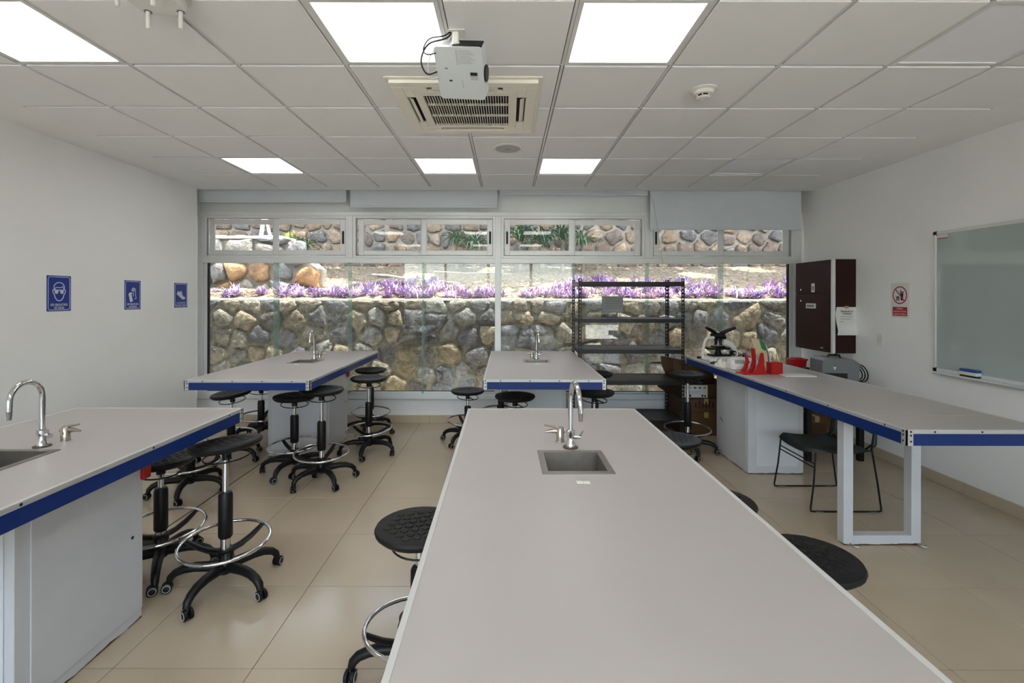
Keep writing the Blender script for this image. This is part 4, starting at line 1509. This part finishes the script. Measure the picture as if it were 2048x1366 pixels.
for i in range(8):
    lb.box(.0, .0 + .06 + .02 * ((i * 7) % 3) / 2, -.115 + i * .0085, -.111 + i * .0085, -.0408, -.04)
lb.box(-.012, -.004, -.118, -.045, -.0408, -.04)
onbody(lb, 'rating_label', 'litegrey')
onbody(MB().box(.052, .088, -.01, .005, -.041, -.038), 'foot_recess', 'dark')
onbody(MB().box(.052, .09, .005, .028, -.0415, -.039), 'foot_grip', 'litegrey')
onbody(MB().box(-.06, -.045, .03, .038, -.041, -.039), 'screw_recess', 'dark')
onbody(MB().box(-.075, -.06, -.03, -.024, -.041, -.039), 'mount_hole', 'greyp')
onbody(MB().box(.005, .01, .03, .07, -.041, -.0395), 'logo_bar', 'litegrey')
mt = MB()
mt.box(-.03, .0, -.085, -.05, -.06, 0, .004)
mt.box(-.035, .005, -.08, .04, -.075, -.05, .004)
mt.box(-.05, .03, -.10, -.02, -.006, 0, .002)
mt.build('mount', 'whitep', pj)
cm = MB()
base = Vector((-.035, -.075, -.002))
def cable(pts, r_):
    cm_ = MB()
    P = [Vector(p) for p in pts]
    out = []
    for i in range(len(P) - 1):
        p0 = P[max(i - 1, 0)]; p1 = P[i]; p2 = P[i + 1]; p3 = P[min(i + 2, len(P) - 1)]
        for k in range(5):
            t_ = k / 5
            out.append(0.5 * ((2 * p1) + (p2 - p0) * t_ + (2 * p0 - 5 * p1 + 4 * p2 - p3) * t_ ** 2 + (-p0 + 3 * p1 - 3 * p2 + p3) * t_ ** 3))
    out.append(P[-1])
    return cm_.tube(out, r_, 7)
cable([(-.035, -.075, 0), (-.06, -.07, -.03), (-.15, -.06, -.055), (-.19, -.03, -.12), (-.165, -.01, -.175), (-.115, .0, -.16)], .0045).build('cable', 'black', pj, smooth=60)
cable([(-.037, -.078, 0), (-.07, -.09, -.03), (-.14, -.09, -.045), (-.17, -.085, -.095), (-.15, -.08, -.115), (-.11, -.075, -.105)], .0035).build('cable', 'black', pj, smooth=60)
cable([(-.036, -.072, 0), (-.06, -.05, -.05), (-.13, -.03, -.075), (-.16, -.0, -.13), (-.15, .03, -.18), (-.11, .03, -.175)], .003).build('cable', 'litegrey', pj, smooth=60)

# ------------------------------------------------------------------ chair under the demonstration table
chr_ = thing('sled_chair', 'dark plastic chair on black wire sled base under the demonstration table', 'chair', (2.52, 3.855, 0))
for sy in (-1, 1):
    y = sy * .245
    MB().tube([(-.215, y * .93, .435), (-.235, y * .97, .2), (-.262, y, .03), (-.258, y, .010), (-.24, y, .0075), (0, y, .0075), (.235, y, .0075), (.262, y, .012), (.262, y, .03), (.235, y, .22), (.20, y * .95, .47), (.24, y * .95, .75)], .0068, 8).build('sled_frame', 'black', chr_, smooth=60)
    for x in (-.2, .2):
        MB().box(x - .03, x + .03, y - .009, y + .009, 0, .009, .003).build('glide', 'greyp', chr_)
for z in (.355, .325):
    MB().cyl((-.222, -.233, z), (-.222, .233, z), .005, 8).build('cross_bar', 'black', chr_, smooth=40)
sm_ = MB()
nu, nv = 10, 12
def shell(fn, th):
    mb = MB()
    for side in (0, 1):
        for i in range(nu + 1):
            for j in range(nv + 1):
                p = Vector(fn(i / nu, j / nv))
                mb.v.append(tuple(p + Vector((0, 0, -th * side) if fn is seat_fn else (th * side, 0, 0))))
    n1 = (nu + 1) * (nv + 1)
    for i in range(nu):
        for j in range(nv):
            a = i * (nv + 1) + j
            mb.f.append((a, a + 1, a + nv + 2, a + nv + 1))
            mb.f.append((n1 + a, n1 + a + nv + 1, n1 + a + nv + 2, n1 + a + 1))
    bd_ = [j for j in range(nv + 1)] + [(i + 1) * (nv + 1) + nv for i in range(nu)] + [nu * (nv + 1) + j for j in range(nv - 1, -1, -1)] + [i * (nv + 1) for i in range(nu - 1, 0, -1)]
    for a, b_ in zip(bd_, bd_[1:] + bd_[:1]):
        mb.f.append((a, b_, n1 + b_, n1 + a))
    return mb
def seat_fn(u, v):
    hw = .225 + .02 * math.sin(u * PI)
    if u < .2:
        hw *= (.86 + .14 * math.sin(u / .2 * PI / 2))
    y = (v * 2 - 1) * hw
    x = -.25 + .46 * u
    z = .452 - .03 * math.sin(u * PI * .9) + .022 * (abs(v * 2 - 1) ** 3) - (.03 * (1 - u / .12) ** 2 if u < .12 else 0)
    return (x, y, z)
def back_fn(u, v):
    hw = .225 - .02 * u
    y = (v * 2 - 1) * hw
    z = .57 + .25 * u
    x = .222 + .05 * u + .03 * (1 - (v * 2 - 1) ** 2)
    return (x, y, z)
shell(seat_fn, .012).build('seat', 'chair', chr_, smooth=50)
shell(back_fn, .01).build('backrest', 'chair', chr_, smooth=50)
for sy in (-1, 1):
    MB().tube([(.18, sy * .21, .45), (.23, sy * .22, .5), (.238, sy * .215, .6)], [.018, .016, .014], 8).build('back_support', 'chair', chr_, smooth=50)

# ------------------------------------------------------------------ things on the demonstration table
# microscope
ms = thing('microscope', 'white and black binocular microscope at the window end of the table', 'microscope', (2.33, 5.36, ZT), R(8))
arm = MB()
oa = arc(.0, .05, .205, -8, 78, 12, .17)
ia = arc(.0, .05, .155, 78, -8, 12, .12)
arm.prism(oa + ia, -.05, .05, 'y')
arm.build('arm', 'whitep', ms, smooth=30)
MB().prism(round_rect(-.19, .20, -.10, .10, .03), 0, .03).build('base', 'whitep', ms, smooth=30)
arch = arc(-.13, .05, .06, 180, 95, 8, .18)
MB().tube([(p[0], -.02, p[1]) for p in [(-.19, .01)] + arch + [(-.06, .235)]], .016, 8).build('front_hoop', 'whitep', ms, smooth=40)
MB().box(-.12, .10, -.075, .075, .105, .125, .003).box(-.06, .06, -.05, .05, .125, .14, .003).build('stage', 'black', ms)
MB().lathe([(.04, .03), (.04, .06), (.028, .075), (.028, .105)], 16).build('condenser', 'black', ms, smooth=40)
tur = MB().lathe([(.02, .2), (.045, .205), (.045, .225), (.03, .24)], 16)
for a in (0, 1.57, 3.14, 4.71):
    tur.tube([(.03 * math.cos(a), .03 * math.sin(a), .21), (.038 * math.cos(a), .038 * math.sin(a), .15)], [.012, .008], 8)
tur.build('objective_turret', 'black', ms, smooth=40)
MB().lathe([(.026, .0), (.026, .05)], 16).build('focus_knob', 'black', ms, (.13, -.05, .07), (R(90), 0, 0), smooth=40)
MB().lathe([(.012, .0), (.012, .02)], 12).build('fine_focus_knob', 'litegrey', ms, (.13, -.1, .07), (R(90), 0, 0), smooth=40)
MB().box(-.1, .12, -.06, .06, .03, .05, .004).build('lamp_house', 'black', ms)
hd = MB()
hd.box(-.07, .06, -.05, .05, .235, .285, .012)
hd.tube([(.02, 0, .255), (.06, 0, .23), (.085, -.01, .225)], [.03, .028, .02], 10)
hd.build('head', 'black', ms, smooth=30)
for s_ in (-1, 1):
    MB().tube([(s_ * .03 - .01, -.01, .275), (s_ * .095 - .01, -.04, .312), (s_ * .17 - .01, -.075, .345)], [.024, .02, .016], 12).build('eyepiece', 'black', ms, smooth=40)

# cable with blue plug beside the microscope
cb_ = cable([(2.52, 5.36, ZT + .02), (2.57, 5.3, ZT + .05), (2.6, 5.32, ZT + .012), (2.66, 5.36, ZT + .03), (2.70, 5.4, ZT + .006), (2.62, 5.45, ZT + .006)], .005).build('power_cable', 'black', smooth=60)
tag(cb_, 'short black cable curled beside the microscope', 'cable')
MB().box(2.585, 2.615, 5.30, 5.34, ZT, ZT + .07, .004).build('plug', 'bluep', cb_)
lc = thing('lens_cap', 'small black cap lying at the table corner beside the microscope', 'cap', (2.135, 5.38, ZT))
MB().lathe([(.028, 0), (.03, .012), (.026, .022), (.02, .024)], 16).build('shell', 'black', lc, smooth=40)
MB().lathe([(.008, .024), (.008, .04)], 10, .03, 0).build('knob', 'litegrey', lc, smooth=40)

def crumple(name, label, cat, loc, sx, sy, sz, m, seed, rz=0):
    rd = random.Random(seed)
    mb = MB()
    n = 9
    for i in range(n):
        for j in range(n):
            u, v = i / (n - 1) * 2 - 1, j / (n - 1) * 2 - 1
            e = max(abs(u), abs(v))
            mb.v.append((u * sx + rd.uniform(-.15, .15) * sx / 3, v * sy + rd.uniform(-.15, .15) * sy / 3, 0.001 if e > .99 else sz * (1 - e ** 2) * rd.uniform(.35, 1.1) + .002))
    for i in range(n - 1):
        for j in range(n - 1):
            a = i * n + j
            mb.f.append((a, a + 1, a + n + 1, a + n))
    o = mb.build(name, m, None, loc, (0, 0, rz))
    return tag(o, label, cat)
crumple('tissue', 'crumpled pale tissue in front of the microscope', 'tissue', (2.215, 5.10, ZT), .075, .06, .05, 'paper', 3, .3)
crumple('wipe', 'folded cream wipe against the white bench device', 'wipe', (2.10, 4.74, ZT), .04, .085, .07, 'cream', 5, .2)
MBs = MB().box(-.07, .05, -.04, .04, 0, .012, .004).build('marker_case', 'black', None, (2.14, 4.98, ZT), (0, 0, .9))
tag(MBs, 'flat black case lying beside the crumpled tissue', 'case')

# white bench device
dv = thing('bench_device', 'low rounded white bench device with grey window beside red holder', 'lab device', (2.215, 4.60, ZT), R(-5))
MB().prism(round_rect(-.12, .12, -.09, .09, .05), .004, .055).build('lower_shell', 'whitep', dv, smooth=30)
up = MB()
pts0 = round_rect(-.118, .118, -.088, .088, .05)
pts1 = round_rect(-.085, .085, -.06, .06, .04)
n = len(pts0)
up.v = [(p[0], p[1], .055) for p in pts0] + [(p[0], p[1], .09) for p in round_rect(-.108, .108, -.08, .08, .05)] + [(p[0], p[1], .105) for p in pts1]
for a in range(2):
    for k in range(n):
        up.f.append((a * n + k, a * n + (k + 1) % n, (a + 1) * n + (k + 1) % n, (a + 1) * n + k))
up.f.append(tuple(2 * n + k for k in range(n)))
up.build('lid', 'whitep', dv, smooth=40)
MB().box(-.085, .0, -.0905, -.075, .06, .092, .003).build('window', 'litegrey', dv)
MB().lathe([(.007, 0), (.007, .004)], 10).build('button', 'red', dv, (.04, -.0855, .075), (R(90), 0, 0))

# red file holder with brochures
fh = thing('file_holder', 'red curved file holder with upright dividers', 'file holder', (2.17, 4.31, ZT), R(4))
def swoosh(x0, h_, lean):
    c = [(x0 - .075, .0), (x0 - .02, .02), (x0 + .012, .06), (x0 + .026, .11), (x0 + .03 + lean, h_)]
    b_ = [(x0 + .045 + lean, h_), (x0 + .043, .11), (x0 + .034, .05), (x0 + .012, .006), (x0 - .02, 0)]
    return c + b_
for k, (x0, h_, y0, y1) in enumerate(((-.055, .165, .02, .05), (-.012, .225, -.02, .02), (.04, .19, -.06, -.045))):
    MB().prism(swoosh(x0, h_, -.012), y0, y1, 'y').build('divider', 'red', fh, smooth=20)
MB().prism([(-.05, 0), (.105, 0), (.085, .07), (.05, .19), (.03, .12), (0, .04)], -.061, -.056, 'y').build('side_plate', 'red', fh)
MB().box(-.11, .105, -.06, .06, 0, .012, .003).build('base_plate', 'red', fh)
br = thing('manila_folder', 'tall beige folder with green corner leaning in the red file holder', 'folder', (2.235, 4.335, ZT + .013), R(4))
fp = MB().prism([(-.065, .30), (.045, .285), (.085, .16), (.095, .02), (.06, .0), (.005, .08), (-.03, .18)], -.012, -.008, 'y').build('cover', 'manila', br)
MB().prism([(.005, .29), (.04, .285), (.07, .195), (.055, .19), (.03, .21)], -.0135, -.012, 'y').build('green_tab', 'green', br)
MB().prism([(.04, .27), (.062, .25), (.1, .14), (.108, .01), (.098, .01), (.088, .15)], -.02, .02, 'y').build('pages', 'greyp', br)
MB().prism([(.062, .25), (.07, .24), (.108, .13), (.113, .01), (.108, .01), (.1, .14)], -.02, .02, 'y').build('back_cover', 'paper', br)

# red pencil box
pc = thing('pencil_box', 'square red pencil box beside the file holder', 'pencil box', (2.365, 4.30, ZT), R(6))
pcm = MB()
for a, b_, c, d_ in ((-.052, .052, -.042, -.038), (-.052, .052, .038, .042), (-.052, -.048, -.038, .038), (.048, .052, -.038, .038), (-.002, .002, -.038, .038)):
    pcm.box(a, b_, c, d_, 0, .105)
pcm.box(-.05, .05, -.04, .04, 0, .004)
pcm.build('box', 'red', pc)
for k, (x, y, tx, ty, m, lab) in enumerate(((.01, .0, -.02, .01, 'orange', 'orange pencil standing in the red pencil box'), (.035, .01, .0, .01, 'yellow', 'yellow pencil standing in the red pencil box'), (.028, -.01, .02, 0, 'manila', 'pale wooden pencil standing in the red pencil box'))):
    q = MB().tube([(x, y, .006), (x + tx, y + ty, .165), (x + tx * 1.1, y + ty * 1.1, .18)], [.0038, .0038, .001], 6).build('pencil', m, None, (2.365, 4.30, ZT), (0, 0, R(6)))
    tag(q, lab, 'pencil')
o = MB().box(-.13, .13, -.075, .075, 0, .006, .001).build('white_board_sheet', 'paper', None, (2.515, 4.22, ZT), (0, 0, R(-4)))
tag(o, 'thin white board lying flat beside the red pencil box', 'sheet')

# low side table between the demonstration table and the wall
sdt = thing('side_table', 'low grey side table with black legs along the wall under the cabinet', 'side table', (3.27, 5.10, 0))
MB().box(-.36, .23, -.38, .85, .725, .75, .003).build('top', 'litegrey', sdt)
for x in (-.32, .19):
    for y in (-.34, .80):
        MB().box(x - .025, x + .025, y - .025, y + .025, 0, .725, .002).build('leg', 'black', sdt)
SZ = .75
# sharps bin
sb = thing('sharps_bin', 'red lidded sharps bin with white label on the side table', 'bin', (3.20, 5.37, SZ))
mb = MB()
mb.v = [(-.062, -.055, 0), (.062, -.055, 0), (.062, .055, 0), (-.062, .055, 0), (-.076, -.065, .16), (.076, -.065, .16), (.076, .065, .16), (-.076, .065, .16)]
mb.f = [(0, 1, 2, 3), (0, 1, 5, 4), (1, 2, 6, 5), (2, 3, 7, 6), (3, 0, 4, 7), (4, 5, 6, 7)]
mb.build('tub', 'red', sb)
MB().box(-.088, .088, -.075, .075, .158, .172, .004).box(-.04, .05, -.05, .05, .172, .182, .003).build('lid', 'red', sb)
MB().prism([(-.066, .012), (-.025, .012), (-.027, .13), (-.07, .13)], -.066, -.0655, 'y').build('label', 'paper', sb, (0, 0, 0), (R(-3.5), 0, 0))
MB().box(-.058, -.035, -.0675, -.066, .08, .11).build('print', 'red', sb, (0, 0, 0), (R(-3.5), 0, 0))
# specimen cup and dark jar
sc2 = thing('specimen_cup', 'white specimen cup with orange and red lid beside the grey case', 'cup', (3.21, 5.03, SZ))
MB().lathe([(.025, 0), (.03, .055)], 18).build('cup', 'whitep', sc2, smooth=40)
MB().lathe([(.0305, .05), (.0315, .072)], 18).build('band', 'yellow', sc2, smooth=40)
MB().lathe([(.033, .07), (.033, .092), (.03, .095)], 18).build('lid', 'orange', sc2, smooth=40)
jr = thing('dark_jar', 'dark green jar between the sharps bin and specimen cup', 'jar', (3.19, 5.18, SZ))
MB().lathe([(.035, 0), (.038, .01), (.038, .07), (.03, .08)], 18).build('body', 'chair', jr, smooth=40)
MB().lathe([(.031, .078), (.031, .1), (.028, .102)], 18).build('lid', 'black', jr, smooth=40)
MB().box(-.012, .018, -.0395, -.036, .03, .062).build('label', 'green', jr)
# grey case
gc = thing('grey_case', 'grey plastic equipment case with top handle below the wall cabinet', 'case', (3.31, 4.92, SZ), R(-8))
MB().prism([(-.17, 0), (.17, 0), (.17, .2), (.12, .235), (-.12, .245), (-.165, .22)], -.13, .13, 'y').build('body', 'greyp', gc)
MB().prism([(-.165, .01), (.06, .01), (.06, .1), (-.165, .1)], -.134, -.13, 'y').build('front_panel', 'black', gc)
MB().tube([(-.06, 0, .235), (-.05, 0, .265), (.05, 0, .262), (.06, 0, .235)], .011, 8).build('handle', 'black', gc, smooth=40)
MB().prism([(-.07, .16), (-.04, .16), (-.055, .13)], -.132, -.13, 'y').build('emblem', 'paper', gc)
for i, x in enumerate((-.14, -.125, -.11, -.08, -.06, -.04)):
    MB().box(x, x + .009, -.1355, -.134, .05, .065).build('lettering', 'litegrey', gc)
# cables hanging from the cabinet
vc = cable([(3.53, 5.23, 1.01), (3.535, 5.2, .9), (3.50, 5.17, .80), (3.46, 5.16, .757)], .011).build('supply_cable', 'black', smooth=60)
tag(vc, 'thick black cable dropping from the wall cabinet to the side table', 'cable')
cl = MB()
for k in range(3):
    cl.tube([(3.545 - .012 * k + (.07 - .008 * k) * math.cos(a), 4.87 + .012 * k + .03 * math.sin(a), .838 + (.082 - .01 * k) * math.sin(a)) for a in [2 * PI * i / 22 for i in range(22)]], .006, 6, True)
o = cl.build('cable_coil', 'black', smooth=60)
tag(o, 'coil of black cable standing behind the grey case', 'cable')

# ------------------------------------------------------------------ cardboard boxes in the corner
def carton(label, cx_, cy_, z, w, d_, h_, rz, m='card', flaps=False, tape=True, prints=()):
    t = thing('cardboard_box', label, 'box', (cx_, cy_, z), rz)
    th = .005
    if flaps:
        b_ = MB()
        b_.box(-w, w, -d_, -d_ + th, 0, h_).box(-w, w, d_ - th, d_, 0, h_).box(-w, -w + th, -d_, d_, 0, h_).box(w - th, w, -d_, d_, 0, h_).box(-w, w, -d_, d_, 0, th)
        b_.build('carton', m, t)
        fw = d_ * .8
        for s_ in (-1, 1):
            f_ = MB().box(0, fw, -d_, d_, 0, th).build('flap', m, t, (s_ * (w - .001), 0, h_ - .004), (0, R(35), 0 if s_ > 0 else PI))
            if s_ > 0:
                MB().box(-w, w, 0, fw * .8, 0, th).build('flap', m, t, (0, d_ - .001, h_ - .004), (R(60), 0, 0))
    else:
        MB().box(-w, w, -d_, d_, 0, h_, .003).build('carton', m, t)
        if tape:
            MB().box(-.025, .025, -d_ - .0006, d_ + .0006, h_ - .06, h_ + .0006).build('tape', 'tape', t)
    for (x0, x1, z0, z1, mm) in prints:
        MB().box(x0, x1, -d_ - .0012, -d_ + .001, z0, z1).build('print', mm, t)
    return t
pr1 = [(-.13 + .04 * k, -.112 + .04 * k, .05, .05 + (.06, .085, .05, .07, .09, .06)[k], 'ink') for k in range(6)]
carton('plain brown box at the bottom of the stack behind the demonstration table pedestal', 2.30, 5.84, 0, .30, .24, .265, 0, 'card')
carton('brown box with black printed marks in the middle of the stack by the rack', 2.30, 5.85, .266, .29, .235, .155, R(1), 'card', prints=pr1)
wl_ = [(-.27, .02, .012, .155, 'paper')] + [(-.25 + .055 * k, -.22 + .055 * k, .115, .135, ('litegrey', 'manila', 'bluep', 'green', 'yellow')[k]) for k in range(5)] + \
      [(-.24, -.06, .085 - .014 * k, .0875 - .014 * k, 'greyink') for k in range(3)] + [(-.19, -.17, .02, .045, 'ink'), (-.05, -.03, .02, .045, 'ink'), (-.02, 0, .02, .04, 'ink')]
t_ = carton('open brown box with a white printed label on its front, upper in the stack', 2.31, 5.86, .422, .28, .23, .165, R(-1), 'card2', flaps=True)
for (x0, x1, z0, z1, mm) in wl_:
    e = .0012 if mm == 'paper' else .002
    MB().box(x0, x1, -.23 - e, -.229, z0, z1).build('print', mm, t_)
o = MB().box(-.05, .04, -.04, .04, 0, .055, .008).build('blue_packet', 'bluep', None, (2.27, 5.76, .535), (0, 0, .3))
tag(o, 'blue packet lying in the open labelled box', 'packet')
# sagging box of waste with paper and green card on top, leaning above the stack
t_ = thing('waste_box', 'sagging brown box of waste paper balanced on the stack beside the rack', 'box', (2.10, 5.84, .575), R(6), rot=(R(-4), R(8), R(6)))
mb = MB()
mb.v = [(-.12, -.12, 0), (.13, -.13, .02), (.13, .13, .02), (-.12, .12, 0), (-.2, -.17, .16), (.19, -.17, .12), (.2, .16, .13), (-.2, .16, .17), (-.22, -.18, .27), (.17, -.17, .25), (.2, .17, .26), (-.22, .17, .28)]
mb.f = [(0, 1, 2, 3), (0, 1, 5, 4), (1, 2, 6, 5), (2, 3, 7, 6), (3, 0, 4, 7), (4, 5, 9, 8), (5, 6, 10, 9), (6, 7, 11, 10), (7, 4, 8, 11), (8, 9, 10, 11)]
mb.build('carton', 'card', t_)
for k, (x, y, s_) in enumerate(((-.07, -.03, .09), (.04, .05, .08))):
    rd = random.Random(k + 40)
    mb = MB()
    for i in range(7):
        for j in range(7):
            u, v = i / 6 * 2 - 1, j / 6 * 2 - 1
            e = max(abs(u), abs(v))
            mb.v.append((x + u * s_ * 1.2, y + v * s_, .262 + (0 if e > .99 else .07 * (1 - e * e) * rd.uniform(.4, 1.2))))
    for i in range(6):
        for j in range(6):
            a = i * 7 + j
            mb.f.append((a, a + 1, a + 8, a + 7))
    mb.build('waste_paper', 'paper', t_)
MB().box(-.02, .16, -.1805, -.16, .205, .25).build('green_card', 'green', t_)
carton('printed brown box on the floor below the side table', 3.45, 5.70, 0, .24, .3, .27, 0, 'card', prints=[(-.2, -.12, .05, .1, 'ink'), (-.06, .1, .03, .2, 'card2'), (-.2, -.1, .14, .17, 'ink')])
